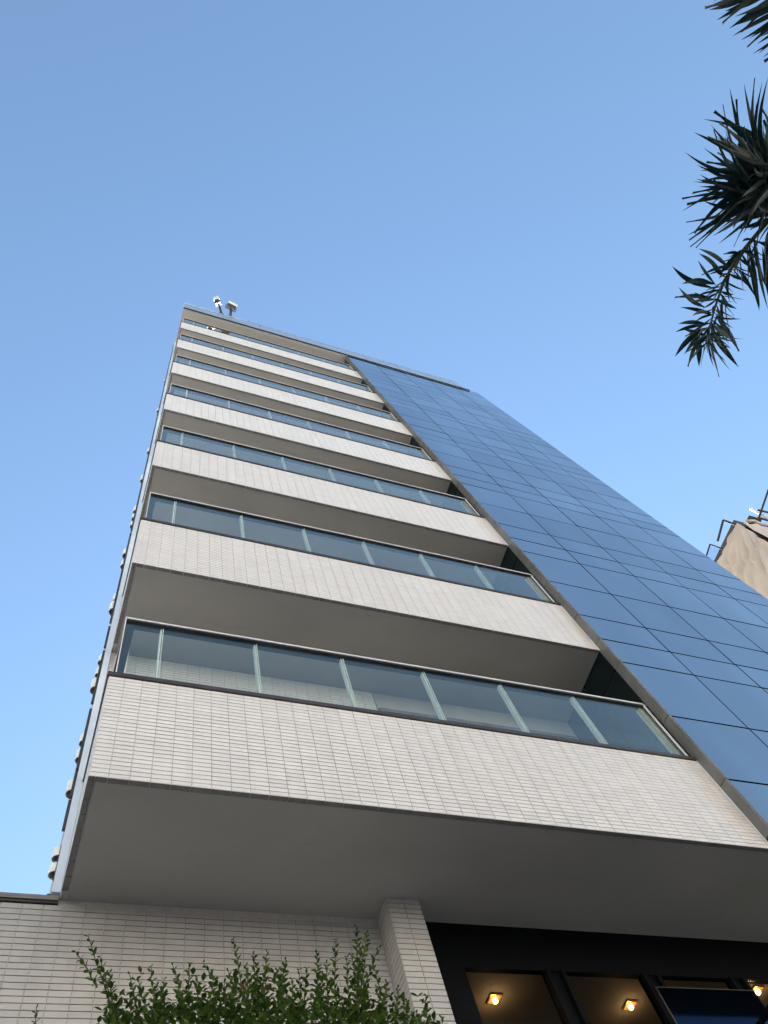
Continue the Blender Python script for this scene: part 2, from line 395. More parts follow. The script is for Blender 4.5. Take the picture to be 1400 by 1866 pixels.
# leaf positions (metres)
CROWN_LEAVES=[(3.213,-4.532,6.259,2.743,-5.03,6.415,0.034),(3.018,-4.676,6.193,2.823,-5.084,6.416,0.032),(3.033,-4.657,6.194,2.622,-4.988,5.998,0.031),(3.037,-4.685,6.143,2.475,-4.763,6.018,0.037),(3.106,-4.67,6.259,2.485,-4.698,5.933,0.032),(3.199,-4.749,6.274,2.405,-4.694,5.976,0.025),(3.102,-4.457,6.158,2.756,-4.794,6.427,0.031),(3.147,-4.672,6.288,2.544,-4.693,6.264,0.037),(3.045,-4.607,6.172,2.358,-4.501,5.95,0.024),(3.215,-4.663,6.221,2.401,-4.588,5.852,0.033),(3.201,-4.658,6.264,2.593,-4.503,6.138,0.027),(3.127,-4.514,6.111,2.763,-4.483,6.435,0.022),(3.097,-4.463,6.104,2.68,-4.652,6.323,0.028),(3.013,-4.677,6.109,2.489,-4.217,5.959,0.037),(3.306,-4.558,6.286,2.724,-4.366,6.415,0.028),(3.224,-4.601,6.255,2.476,-4.253,5.915,0.034),(3.094,-4.458,6.107,2.816,-4.248,6.417,0.023),(3.259,-4.586,6.284,2.644,-4.128,6.054,0.037),(3.097,-4.62,6.163,2.629,-4.057,5.956,0.023),(3.314,-4.581,6.299,2.66,-4.061,5.947,0.023),(3.069,-4.546,6.181,2.627,-4.093,5.992,0.032),(3.087,-4.575,6.184,2.575,-4.122,5.883,0.037),(3.282,-4.629,6.268,2.49,-4.319,5.928,0.034),(3.142,-4.542,6.258,2.623,-4.955,5.914,0.029),(3.235,-4.508,6.159,2.549,-4.724,6.122,0.038),(3.161,-4.445,6.191,2.618,-4.47,6.143,0.034),(3.117,-4.633,6.181,2.66,-4.999,5.938,0.028),(3.16,-4.449,6.225,2.876,-5.074,6.15,0.027),(3.232,-4.679,6.256,3.124,-5.159,6.37,0.028),(3.177,-4.51,6.239,3.161,-5.095,6.248,0.034),(3.178,-4.531,6.156,2.644,-4.409,6.141,0.034),(3.158,-4.649,6.289,2.869,-4.202,6.24,0.031),(3.208,-4.587,6.15,2.636,-4.538,6.253,0.029),(3.168,-4.545,6.26,2.534,-4.826,6.059,0.032),(3.144,-4.483,6.17,2.782,-4.974,6.356,0.036),(3.142,-4.541,6.182,2.659,-4.134,5.833,0.033),(3.25,-4.509,6.233,3.078,-4.223,5.837,0.032),(3.282,-4.552,6.244,2.848,-4.376,6.209,0.031),(3.183,-4.511,6.105,3.144,-4.819,6.249,0.029),(3.104,-4.676,6.083,2.868,-4.808,5.954,0.021),(3.207,-4.608,6.203,3.025,-4.699,6.172,0.022),(3.163,-4.626,6.153,2.973,-4.357,5.792,0.033),(3.128,-4.675,6.186,2.853,-4.553,5.971,0.028),(3.29,-4.491,6.211,3.271,-4.147,5.996,0.021),(3.229,-4.419,6.202,2.748,-4.337,5.981,0.034),(3.145,-4.51,6.085,3.143,-4.797,6.204,0.034),(3.292,-4.668,6.293,2.714,-4.559,6.004,0.035),(3.314,-4.443,6.174,3.201,-4.215,6.032,0.024),(3.16,-4.559,6.08,3.413,-4.299,6.197,0.026),(3.082,-4.686,6.183,2.542,-4.637,5.919,0.035),(3.267,-4.705,6.297,2.97,-4.317,5.935,0.029),(3.156,-4.472,6.08,2.84,-4.517,6.308,0.023),(3.229,-4.566,6.166,2.785,-4.429,5.989,0.031),(3.305,-4.616,6.279,3.204,-4.546,6.41,0.028),(3.261,-4.561,6.227,3.018,-4.987,6.206,0.027),(3.218,-4.456,6.099,3.112,-4.266,5.937,0.033),(3.124,-4.562,6.122,3.005,-5.007,6.325,0.034),(3.163,-4.554,6.133,2.681,-4.71,5.823,0.029),(3.346,-4.507,6.248,3.223,-4.431,6.231,0.018),(3.08,-4.461,6.062,3.073,-4.192,6.374,0.022),(3.076,-4.642,6.123,2.982,-4.283,6.434,0.021),(3.187,-4.521,6.061,2.679,-4.317,5.787,0.025),(3.298,-4.517,6.27,2.829,-4.649,5.807,0.026),(3.251,-4.437,6.144,2.494,-4.555,5.745,0.031),(3.277,-4.454,6.189,2.871,-4.847,6.197,0.023),(3.102,-4.528,6.083,2.757,-4.407,5.888,0.025),(3.12,-4.489,6.071,3.147,-4.411,6.234,0.02),(3.297,-4.472,6.17,2.754,-4.787,5.959,0.032),(3.291,-4.714,6.288,3.031,-4.976,6.245,0.022),(3.163,-4.449,6.085,2.816,-4.953,6.2,0.024),(3.14,-4.595,6.146,2.66,-4.618,5.809,0.033),(3.271,-4.472,6.179,2.861,-4.273,6.174,0.028),(3.132,-4.692,6.101,2.767,-4.244,5.732,0.034),(3.341,-4.623,6.272,2.727,-4.471,6.196,0.026),(3.174,-4.668,6.144,2.862,-4.508,6.009,0.034),(3.141,-4.655,6.122,2.783,-4.681,5.888,0.027),(3.326,-4.46,6.222,2.985,-5.027,6.239,0.026),(3.174,-4.627,6.219,3.376,-4.429,6.283,0.021),(3.155,-4.688,6.15,3.234,-4.778,6.479,0.025),(3.31,-4.525,6.229,2.598,-4.574,5.831,0.022),(3.253,-4.608,6.294,2.56,-4.136,5.705,0.019),(3.365,-4.605,6.297,3.076,-4.301,6.115,0.024),(3.218,-4.576,6.284,2.769,-4.627,5.743,0.022),(3.209,-4.648,6.152,2.867,-4.782,5.945,0.019),(3.231,-4.573,6.151,2.892,-4.997,6.125,0.02),(3.281,-4.452,6.2,3.104,-4.698,6.385,0.022),(3.192,-4.54,6.144,3.051,-4.916,6.2,0.031),(3.211,-4.462,6.106,3.001,-4.263,5.793,0.024),(3.06,-4.579,6.082,2.625,-4.792,5.766,0.022),(3.072,-4.604,6.065,3.039,-4.869,6.26,0.019),(3.141,-4.677,6.155,2.787,-4.675,5.951,0.032),(3.234,-4.491,6.194,2.648,-4.329,6.054,0.033),(3.158,-4.486,6.117,2.943,-4.257,6.35,0.025),(3.243,-4.659,6.219,2.878,-4.665,5.928,0.019),(3.131,-4.686,6.083,2.948,-4.236,5.986,0.033),(3.204,-4.59,6.141,3.205,-4.206,5.964,0.018),(3.109,-4.668,6.183,2.564,-4.267,5.837,0.031),(3.066,-4.645,6.129,2.779,-4.556,6.432,0.026),(3.238,-4.433,6.183,3.016,-4.618,6.476,0.029),(3.226,-4.725,6.295,2.571,-4.776,5.726,0.028),(3.131,-4.635,6.119,2.479,-4.383,5.861,0.028),(3.169,-4.603,6.112,2.88,-4.705,6.486,0.033),(3.217,-4.691,6.258,3.146,-4.215,6.092,0.019),(3.179,-4.428,6.1,3.126,-4.769,6.338,0.024),(3.209,-4.47,6.144,2.594,-4.147,5.708,0.027),(3.103,-4.591,6.057,2.84,-4.413,5.95,0.025),(3.353,-4.453,6.254,2.897,-4.538,6.439,0.03),(3.152,-4.596,6.198,3.006,-4.339,6.244,0.027),(3.253,-4.631,6.195,3.071,-4.693,6.308,0.031),(3.191,-4.492,6.068,2.709,-4.735,6.303,0.03),(3.271,-4.476,6.235,3.428,-4.151,6.189,0.022),(3.325,-4.448,6.186,2.589,-4.37,6.015,0.018),(3.318,-4.47,6.278,2.94,-4.597,6.191,0.025),(3.205,-4.497,6.144,3.039,-4.962,6.409,0.022),(3.187,-4.431,6.092,2.92,-4.667,6.206,0.032),(3.314,-4.492,6.27,3.078,-4.718,6.282,0.026),(3.072,-4.587,6.12,2.793,-4.552,6.184,0.035),(3.286,-4.574,6.201,2.808,-4.612,5.847,0.021),(3.131,-4.468,6.065,2.79,-4.343,6.088,0.033),(3.249,-4.534,6.282,3.116,-4.285,5.883,0.031),(3.148,-4.646,6.089,2.907,-4.205,5.774,0.021),(3.258,-4.506,6.254,3.149,-4.503,6.343,0.031),(3.185,-4.409,6.076,3.062,-4.059,5.782,0.019),(3.28,-4.532,6.236,2.633,-4.632,5.767,0.025),(3.25,-4.55,6.144,2.945,-4.472,6.247,0.027),(3.347,-4.527,6.23,3.252,-4.099,5.937,0.02),(3.212,-4.432,6.146,2.718,-4.456,5.932,0.027),(3.128,-4.608,6.134,3.072,-4.272,6.378,0.027),(3.188,-4.507,6.068,2.843,-4.78,5.917,0.02),(3.254,-4.623,6.283,2.387,-4.359,5.773,0.024),(3.055,-4.562,6.054,2.99,-4.38,5.901,0.026),(3.307,-4.697,6.294,2.711,-4.564,6.054,0.026),(3.166,-4.493,6.177,2.725,-4.677,5.742,0.025),(3.279,-4.457,6.211,3.138,-4.311,6.209,0.019),(3.334,-4.484,6.256,3.157,-5.054,6.432,0.025),(3.137,-4.662,6.245,3.362,-4.193,6.038,0.035),(3.17,-4.631,6.167,3.171,-4.335,5.929,0.03),(3.118,-4.677,6.145,3.185,-4.83,6.418,0.034),(3.245,-4.427,6.2,2.782,-4.596,5.809,0.022),(3.206,-4.67,6.157,3.151,-4.084,5.913,0.032),(3.341,-4.607,6.294,2.733,-4.627,6.262,0.02),(3.194,-4.607,6.169,2.89,-4.873,6.165,0.035),(3.285,-4.579,6.233,2.574,-4.64,5.807,0.027),(3.149,-4.576,6.176,3.125,-4.461,6.188,0.032),(3.222,-4.61,6.136,2.687,-4.734,5.717,0.023),(3.124,-4.584,6.183,2.802,-4.536,6.271,0.035),(3.253,-4.696,6.283,3.099,-4.054,5.762,0.026),(3.249,-4.442,6.125,3.022,-4.284,6.141,0.033),(3.16,-4.531,6.102,2.881,-4.759,6.063,0.019),(3.286,-4.439,6.116,2.828,-4.743,5.921,0.032),(3.153,-4.509,6.147,3.116,-4.377,6.203,0.022),(3.215,-4.44,6.094,2.457,-4.65,5.81,0.019),(3.257,-4.737,6.256,2.99,-4.264,6.096,0.034),(3.314,-4.53,6.203,3.006,-4.915,6.19,0.022),(3.22,-4.512,6.073,2.987,-4.32,5.753,0.026),(3.126,-4.683,6.211,2.967,-4.285,6.375,0.02),(3.196,-4.73,6.24,3.066,-4.356,6.113,0.034),(3.285,-4.674,6.287,2.744,-4.468,5.864,0.02),(3.259,-4.545,6.213,2.748,-4.532,5.84,0.02),(3.295,-4.573,6.278,2.526,-4.383,5.816,0.023),(3.18,-4.542,6.216,2.721,-4.446,6.036,0.032),(3.194,-4.642,6.139,3.364,-4.387,6.412,0.023),(3.121,-4.667,6.242,2.751,-4.29,5.969,0.02),(3.2,-4.717,6.293,2.722,-4.248,6.007,0.029),(3.115,-4.592,6.074,2.787,-4.291,5.752,0.031),(3.175,-4.621,6.095,2.811,-4.62,6.455,0.032),(3.195,-4.591,6.107,2.941,-4.186,5.722,0.028),(3.351,-4.469,6.286,2.9,-4.63,6.073,0.02),(3.215,-4.711,6.297,3.114,-4.402,6.134,0.026),(3.07,-4.546,6.102,2.758,-4.694,6.112,0.035),(3.167,-4.614,6.253,2.707,-4.581,6.123,0.021),(3.272,-4.61,6.279,2.894,-4.988,6.159,0.027),(3.279,-4.602,6.24,2.722,-4.718,6.184,0.02),(3.191,-4.697,6.299,2.558,-4.693,5.807,0.021),(3.18,-4.442,6.091,3.028,-4.87,6.259,0.02),(3.19,-4.711,6.23,2.714,-4.37,5.798,0.032),(3.245,-4.586,6.268,2.922,-4.714,6.436,0.023),(3.226,-4.601,6.154,2.827,-4.741,6.481,0.02),(3.166,-4.722,6.286,2.738,-4.238,5.95,0.033),(3.151,-4.492,6.135,3.055,-4.385,6.285,0.027),(3.103,-4.645,6.174,2.677,-4.191,5.701,0.032),(3.27,-4.577,6.17,2.794,-4.115,5.796,0.022),(3.321,-4.496,6.213,3.315,-4.145,6.008,0.03),(3.313,-4.551,6.195,3.003,-4.749,6.295,0.027),(3.163,-4.596,6.199,2.966,-4.585,6.306,0.026),(3.226,-4.463,6.087,2.793,-4.355,5.745,0.018),(3.251,-4.604,6.251,3.076,-4.394,6.081,0.027),(3.241,-4.539,6.259,2.989,-4.981,6.191,0.031),(3.426,-4.51,6.297,2.981,-4.175,5.861,0.019),(3.105,-4.666,6.105,2.649,-4.504,5.703,0.026),(3.244,-4.693,6.288,2.863,-4.761,6.416,0.03),(3.108,-4.564,6.057,2.811,-4.712,6.065,0.032),(3.283,-4.506,6.268,3.086,-4.262,6.434,0.032),(3.278,-4.464,6.228,2.657,-4.524,6.055,0.021),(3.162,-4.465,6.098,2.871,-4.628,6.127,0.033),(3.1,-4.577,6.086,2.802,-4.548,5.93,0.018),(3.188,-4.724,6.187,3.115,-4.887,6.466,0.033),(3.117,-4.649,6.052,2.374,-4.557,5.747,0.029),(3.223,-4.591,6.28,3.089,-4.3,6.186,0.028),(3.213,-4.464,6.107,2.749,-4.714,5.936,0.033),(3.307,-4.591,6.219,3.509,-4.253,5.866,0.045),(3.374,-4.582,6.162,3.957,-4.734,6.274,0.032),(3.41,-4.557,6.227,3.438,-4.688,5.828,0.04),(3.226,-4.666,6.19,3.612,-4.691,5.85,0.043),(3.289,-4.683,6.286,3.693,-4.488,6.004,0.032),(3.19,-4.636,6.142,4.247,-4.656,6.277,0.039),(3.305,-4.584,6.191,4.116,-4.303,6.41,0.031),(3.321,-4.553,6.2,3.717,-4.482,6.043,0.04),(3.344,-4.605,6.223,3.369,-5.05,6.084,0.039),(3.323,-4.69,6.173,3.852,-4.4,6.222,0.042),(3.23,-4.726,6.122,3.989,-4.467,6.329,0.048),(3.326,-4.698,6.231,3.35,-4.347,5.824,0.039),(3.396,-4.662,6.271,3.984,-4.486,6.389,0.042),(3.304,-4.682,6.225,3.191,-4.871,5.878,0.048),(3.421,-4.554,6.178,4.284,-4.731,6.4,0.05),(3.308,-4.645,6.156,3.695,-4.276,5.921,0.038),(3.283,-4.595,6.187,3.341,-5.051,6.229,0.039),(3.343,-4.603,6.149,3.728,-4.585,6.15,0.042),(3.305,-4.684,6.168,4.097,-4.901,6.228,0.033),(3.287,-4.688,6.205,3.061,-4.819,5.832,0.034),(3.198,-4.608,6.106,2.967,-5.014,5.885,0.034),(3.164,-4.698,6.122,3.466,-5.103,6.497,0.045),(3.273,-4.686,6.134,3.164,-5.086,5.989,0.031),(3.22,-4.732,6.161,4.155,-4.432,6.395,0.047),(3.364,-4.638,6.177,3.685,-5.097,6.201,0.036),(3.196,-4.694,6.116,3.485,-4.318,5.973,0.037),(3.409,-4.603,6.218,3.147,-4.998,6.026,0.038),(3.373,-4.579,6.159,3.77,-4.525,5.905,0.03),(3.176,-4.642,6.146,3.536,-4.794,5.944,0.043),(3.371,-4.735,6.284,3.502,-4.784,5.883,0.042),(3.38,-4.559,6.226,3.797,-5.11,6.284,0.032),(3.302,-4.741,6.248,3.759,-4.414,6.043,0.04),(3.307,-4.619,6.221,4.081,-4.928,6.259,0.036),(3.292,-4.591,6.127,3.875,-4.537,6.112,0.041)]
TOP_FROND=[(3.013,-5.883,6.943,2.541,-5.46,6.706,0.04),(3.032,-5.865,6.877,2.593,-5.475,6.748,0.038),(3.196,-5.999,6.885,2.726,-5.56,6.908,0.042),(3.045,-5.799,6.878,2.787,-5.529,6.968,0.039),(3.122,-5.862,6.899,2.716,-5.441,6.745,0.043),(3.26,-5.943,6.904,2.876,-5.505,6.931,0.049),(3.342,-5.865,6.901,2.901,-5.462,6.899,0.037),(3.316,-5.971,6.912,2.892,-5.525,6.884,0.043),(3.383,-5.978,6.921,2.976,-5.468,6.911,0.035),(3.29,-5.926,6.856,2.969,-5.518,6.926,0.035),(3.41,-5.868,6.922,3.052,-5.456,6.93,0.039),(3.544,-5.922,6.907,3.15,-5.461,6.997,0.036),(3.436,-5.9,6.858,3.151,-5.451,6.933,0.043),(3.533,-5.891,6.936,3.079,-5.375,6.744,0.04),(3.586,-5.887,6.946,3.221,-5.429,6.941,0.047),(3.573,-5.762,6.941,3.293,-5.441,6.984,0.045),(3.596,-5.816,6.903,3.286,-5.413,6.9,0.043),(3.781,-5.935,6.947,3.317,-5.389,6.848,0.04),(3.376,-5.918,6.855,3.077,-5.528,6.988,0.036),(3.497,-5.858,6.869,3.142,-5.516,6.979,0.036),(3.379,-5.914,6.874,3.103,-5.536,6.9,0.041),(3.094,-6.045,6.883,2.619,-5.532,6.778,0.037),(3.077,-5.851,6.865,2.728,-5.528,6.794,0.045),(3.303,-6.034,6.875,2.804,-5.523,6.788,0.043),(3.329,-6.172,6.95,2.92,-5.764,6.793,0.037),(3.03,-6.105,6.95,2.766,-5.756,7.012,0.03),(3.738,-6.3,6.95,3.274,-5.815,6.751,0.029),(3.775,-6.186,6.95,3.387,-5.697,6.752,0.03),(3.464,-6.056,6.95,3.142,-5.723,7.046,0.033),(3.133,-6.158,6.95,2.827,-5.791,6.886,0.03),(3.684,-6.174,6.95,3.372,-5.768,6.823,0.031),(3.014,-6.17,6.95,2.69,-5.748,6.907,0.035),(3.544,-6.1,6.95,3.102,-5.698,6.759,0.027),(3.259,-6.201,6.95,2.865,-5.786,6.82,0.03),(3.348,-6.205,6.95,2.928,-5.739,6.771,0.026),(3.654,-6.143,6.95,3.295,-5.716,6.764,0.038),(3.727,-6.093,6.95,3.501,-5.809,7.001,0.034),(3.038,-6.08,6.95,2.72,-5.716,6.804,0.032),(3.701,-6.11,6.95,3.353,-5.668,6.79,0.039),(3.74,-6.199,6.95,3.445,-5.854,7.044,0.03),(3.763,-6.173,6.95,3.359,-5.675,6.772,0.029),(3.625,-6.05,6.95,3.189,-5.665,6.854,0.03),(3.066,-6.116,6.95,2.702,-5.724,6.83,0.031),(3.703,-6.209,6.95,3.342,-5.717,6.759,0.038),(2.96,-6.155,6.95,2.693,-5.766,6.934,0.032),(3.55,-6.111,6.95,3.149,-5.732,6.784,0.026),(3.805,-6.073,6.95,3.437,-5.684,6.834,0.037),(3.269,-6.237,6.95,2.92,-5.743,6.764,0.032),(3.147,-6.027,6.95,2.79,-5.659,6.841,0.034),(3.375,-6.137,6.95,3.121,-5.804,7.034,0.032),(3.655,-6.095,6.95,3.394,-5.733,6.987,0.036),(3.115,-6.027,6.95,2.807,-5.746,6.956,0.03),(3.032,-6.125,6.95,2.765,-5.782,6.857,0.032),(3.617,-6.069,6.95,3.327,-5.749,7.047,0.028),(3.364,-6.095,6.95,3.144,-5.74,6.933,0.036),(3.048,-5.991,6.95,2.812,-5.668,6.971,0.03),(3.15,-6.175,6.95,2.822,-5.743,6.891,0.033),(3.474,-6.114,6.95,3.161,-5.817,6.925,0.034),(3.729,-6.223,6.95,3.465,-5.778,6.899,0.031),(3.325,-6.168,6.95,2.937,-5.714,6.787,0.039),(3.395,-6.084,6.95,3.103,-5.709,6.923,0.027),(3.103,-5.987,6.95,2.808,-5.696,6.995,0.036),(3.501,-6.144,6.95,3.199,-5.758,6.815,0.035),(3.442,-6.135,6.95,3.236,-5.848,6.987,0.034)]
DROOP_STEM=[(3.181,-4.438,6.1),(3.075,-4.251,6.05),(2.974,-4.104,5.98),(2.884,-3.94,5.88),(2.807,-3.775,5.75),(2.741,-3.645,5.62),(2.725,-3.572,5.55)]
DROOP_FROND=[(2.92,-4.019,5.93,2.512,-4.026,5.685,0.024),(2.891,-3.964,5.896,2.554,-4.009,5.727,0.028),(2.829,-3.899,5.858,2.569,-3.976,5.734,0.025),(2.81,-3.879,5.845,2.486,-3.91,5.826,0.03),(2.819,-3.902,5.864,2.531,-3.831,5.732,0.036),(2.745,-3.757,5.75,2.448,-3.799,5.619,0.029),(2.789,-3.819,5.796,2.472,-3.744,5.651,0.031),(2.768,-3.807,5.791,2.621,-3.81,5.718,0.025),(2.729,-3.669,5.652,2.458,-3.612,5.498,0.027),(2.714,-3.659,5.646,2.584,-3.573,5.685,0.023),(2.697,-3.632,5.62,2.564,-3.444,5.562,0.032),(2.703,-3.629,5.614,2.55,-3.471,5.468,0.029),(2.678,-3.594,5.586,2.55,-3.417,5.391,0.026),(2.672,-3.592,5.586,2.714,-3.435,5.531,0.034),(2.733,-3.615,5.592,2.798,-3.416,5.438,0.028),(2.738,-3.611,5.586,2.799,-3.466,5.37,0.02),(2.749,-3.634,5.606,2.932,-3.5,5.495,0.035),(2.751,-3.67,5.646,2.782,-3.537,5.432,0.023),(2.766,-3.68,5.652,2.795,-3.623,5.46,0.03),(2.813,-3.82,5.791,2.811,-3.791,5.56,0.026),(2.867,-3.851,5.804,2.864,-3.676,5.655,0.032),(2.878,-3.84,5.791,2.841,-3.648,5.543,0.026),(2.973,-4.035,5.93,3.114,-3.919,5.863,0.022),(2.938,-4.056,5.953,2.919,-3.835,5.798,0.021),(3.021,-4.112,5.975,3.108,-3.862,5.771,0.023),(3.062,-4.157,5.996,3.281,-3.864,5.988,0.037),(3.096,-4.2,6.015,3.282,-3.878,5.915,0.034),(3.132,-4.211,6.015,3.328,-3.903,5.961,0.024),(3.073,-4.257,6.052,3.282,-3.989,5.992,0.038),(2.99,-4.15,6.005,2.911,-3.977,5.998,0.036),(2.992,-4.104,5.975,2.948,-3.913,5.761,0.032),(2.823,-3.752,5.718,2.873,-3.541,5.688,0.033),(2.802,-3.731,5.701,2.879,-3.581,5.48,0.031),(2.891,-3.964,5.896,2.725,-4.027,5.88,0.031),(3.024,-4.177,6.015,2.857,-3.98,5.778,0.031),(2.785,-3.726,5.701,2.565,-3.709,5.706,0.024),(2.782,-3.74,5.718,2.574,-3.681,5.578,0.021),(2.722,-3.606,5.586,2.595,-3.6,5.636,0.027),(3.164,-4.285,6.052,3.416,-3.92,6.025,0.029),(3.192,-4.327,6.063,3.529,-4.017,6.091,0.03),(3.228,-4.338,6.063,3.185,-4.002,5.91,0.026),(3.094,-4.231,6.034,3.077,-3.969,5.91,0.029),(2.747,-3.657,5.633,2.56,-3.56,5.52,0.018),(3.044,-4.206,6.029,3.127,-4.133,5.862,0.006),(2.734,-3.612,5.589,2.54,-3.481,5.448,0.011),(3.035,-4.193,6.023,3.055,-4.058,5.929,0.01),(2.912,-3.99,5.911,3.031,-3.985,5.869,0.02),(2.727,-3.58,5.558,2.696,-3.526,5.412,0.011),(2.864,-3.896,5.846,2.776,-3.799,5.727,0.009),(2.979,-4.112,5.983,2.745,-4.02,5.805,0.008),(2.732,-3.604,5.58,2.754,-3.515,5.559,0.01),(2.726,-3.579,5.557,2.527,-3.44,5.362,0.016),(2.999,-4.14,5.997,2.893,-4.077,5.947,0.011),(3.008,-4.154,6.004,2.957,-4.029,5.945,0.01),(3.02,-4.171,6.012,3.15,-4.137,5.997,0.013),(2.963,-4.083,5.967,2.9,-3.987,5.796,0.019),(2.731,-3.599,5.576,2.768,-3.458,5.481,0.018),(2.868,-3.904,5.852,2.673,-3.839,5.701,0.011),(2.735,-3.616,5.592,2.745,-3.514,5.586,0.01),(2.887,-3.945,5.883,2.823,-3.83,5.882,0.013),(2.734,-3.613,5.589,2.808,-3.617,5.452,0.014),(2.725,-3.572,5.55,2.736,-3.485,5.451,0.019),(2.832,-3.829,5.793,2.675,-3.743,5.66,0.013),(2.73,-3.593,5.571,2.794,-3.643,5.38,0.007),(3.057,-4.224,6.037,2.94,-4.058,5.926,0.01),(3.042,-4.203,6.027,3.058,-4.134,5.999,0.016),(2.994,-4.133,5.994,3.114,-4.052,5.968,0.018),(2.795,-3.751,5.726,2.861,-3.69,5.58,0.01),(2.884,-3.94,5.88,2.701,-3.832,5.698,0.012),(2.744,-3.651,5.626,2.684,-3.591,5.584,0.014),(2.747,-3.657,5.632,2.745,-3.582,5.557,0.012),(2.885,-3.943,5.882,3.017,-3.927,5.826,0.011),(2.85,-3.867,5.823,2.951,-3.807,5.81,0.015),(2.736,-3.622,5.598,2.838,-3.588,5.521,0.014),(2.831,-3.826,5.79,2.878,-3.741,5.691,0.009),(2.876,-3.923,5.867,2.97,-3.839,5.801,0.009),(2.802,-3.765,5.74,2.647,-3.701,5.646,0.012),(2.803,-3.767,5.742,2.847,-3.723,5.634,0.014),(2.789,-3.739,5.715,2.703,-3.654,5.53,0.008),(2.785,-3.73,5.706,2.766,-3.621,5.615,0.009),(3.003,-4.146,6,3.065,-4.15,5.971,0.016),(2.908,-3.984,5.907,2.898,-3.856,5.711,0.009),(2.776,-3.713,5.688,2.578,-3.565,5.569,0.019),(2.791,-3.742,5.718,2.816,-3.688,5.577,0.008),(3.049,-4.213,6.032,3.168,-4.247,5.902,0.007),(2.778,-3.716,5.692,2.857,-3.749,5.549,0.012),(2.801,-3.763,5.739,2.942,-3.753,5.724,0.008),(2.729,-3.59,5.567,2.734,-3.431,5.538,0.007),(2.784,-3.729,5.704,2.655,-3.648,5.658,0.017),(2.75,-3.663,5.638,2.711,-3.559,5.54,0.012),(2.867,-3.903,5.851,2.719,-3.778,5.659,0.017),(3.024,-4.177,6.015,2.95,-4.016,5.946,0.018),(2.73,-3.595,5.572,2.84,-3.582,5.496,0.013),(2.834,-3.832,5.795,2.856,-3.757,5.618,0.009),(2.745,-3.652,5.627,2.584,-3.582,5.467,0.014),(2.977,-4.108,5.982,3.029,-4.06,5.847,0.02),(2.929,-4.022,5.93,2.762,-3.941,5.873,0.013),(2.728,-3.585,5.562,2.635,-3.5,5.426,0.015),(2.909,-3.986,5.908,2.785,-3.872,5.752,0.011),(2.74,-3.639,5.614,2.701,-3.564,5.548,0.008),(2.735,-3.619,5.596,2.828,-3.651,5.547,0.018),(2.737,-3.628,5.604,2.714,-3.545,5.505,0.008),(2.985,-4.119,5.987,2.915,-4.055,5.958,0.014),(2.941,-4.044,5.944,3.071,-4.005,5.81,0.01),(2.758,-3.677,5.652,2.661,-3.525,5.568,0.016),(2.761,-3.683,5.658,2.727,-3.541,5.59,0.008),(2.91,-3.986,5.908,2.95,-3.987,5.852,0.01),(2.877,-3.925,5.868,2.955,-3.892,5.848,0.006),(2.923,-4.011,5.923,2.865,-3.892,5.794,0.013),(2.913,-3.993,5.913,2.736,-3.921,5.722,0.016),(3.044,-4.206,6.028,3.098,-4.078,5.927,0.016),(2.76,-3.682,5.658,2.903,-3.604,5.618,0.008),(2.762,-3.685,5.661,2.791,-3.619,5.584,0.016),(2.945,-4.05,5.947,2.752,-3.931,5.921,0.019),(2.734,-3.615,5.591,2.808,-3.641,5.551,0.012),(3.005,-4.15,6.002,3.05,-4.116,5.833,0.013),(2.854,-3.875,5.829,2.916,-3.878,5.784,0.018),(2.817,-3.797,5.768,2.831,-3.647,5.613,0.015),(2.76,-3.683,5.658,2.628,-3.637,5.593,0.019),(2.843,-3.851,5.81,2.87,-3.855,5.611,0.015),(2.856,-3.88,5.833,2.637,-3.791,5.71,0.013),(2.733,-3.609,5.585,2.806,-3.556,5.44,0.016),(2.992,-4.13,5.992,2.856,-4.085,5.951,0.019),(2.974,-4.104,5.98,3.065,-3.988,5.899,0.006),(3.002,-4.145,5.999,2.9,-4.001,5.928,0.014),(3.01,-4.156,6.005,2.86,-3.991,5.848,0.014),(2.824,-3.81,5.778,2.874,-3.834,5.697,0.007),(3.056,-4.224,6.037,3.161,-4.224,5.925,0.016),(2.736,-3.622,5.598,2.635,-3.525,5.519,0.02),(2.729,-3.589,5.567,2.798,-3.506,5.438,0.011),(2.78,-3.721,5.697,2.742,-3.58,5.585,0.014),(3.065,-4.237,6.043,3.18,-4.179,5.891,0.01),(2.77,-3.702,5.678,2.868,-3.658,5.608,0.013),(2.947,-4.054,5.949,3.058,-4.043,5.902,0.008),(2.927,-4.018,5.928,2.861,-3.972,5.733,0.007),(2.734,-3.613,5.589,2.617,-3.559,5.503,0.013),(3.066,-4.238,6.044,2.962,-4.192,5.984,0.016),(2.738,-3.631,5.607,2.699,-3.557,5.417,0.01),(3.033,-4.19,6.021,3.068,-4.037,5.952,0.015),(2.73,-3.596,5.573,2.62,-3.525,5.476,0.011),(2.861,-3.891,5.842,2.665,-3.731,5.704,0.013),(2.741,-3.644,5.619,2.557,-3.608,5.485,0.01),(2.984,-4.118,5.987,2.906,-4.017,5.98,0.011),(2.728,-3.587,5.564,2.551,-3.545,5.473,0.016),(2.852,-3.871,5.826,2.721,-3.765,5.771,0.016),(2.884,-3.939,5.879,2.807,-3.832,5.752,0.009),(2.859,-3.886,5.838,2.772,-3.86,5.813,0.012),(2.756,-3.673,5.649,2.778,-3.559,5.488,0.02),(2.993,-4.131,5.993,2.962,-4.071,5.834,0.009),(2.934,-4.03,5.935,3.1,-3.952,5.893,0.009),(2.815,-3.793,5.764,2.741,-3.726,5.648,0.013),(2.831,-3.827,5.791,2.548,-3.747,5.627,0.018)]
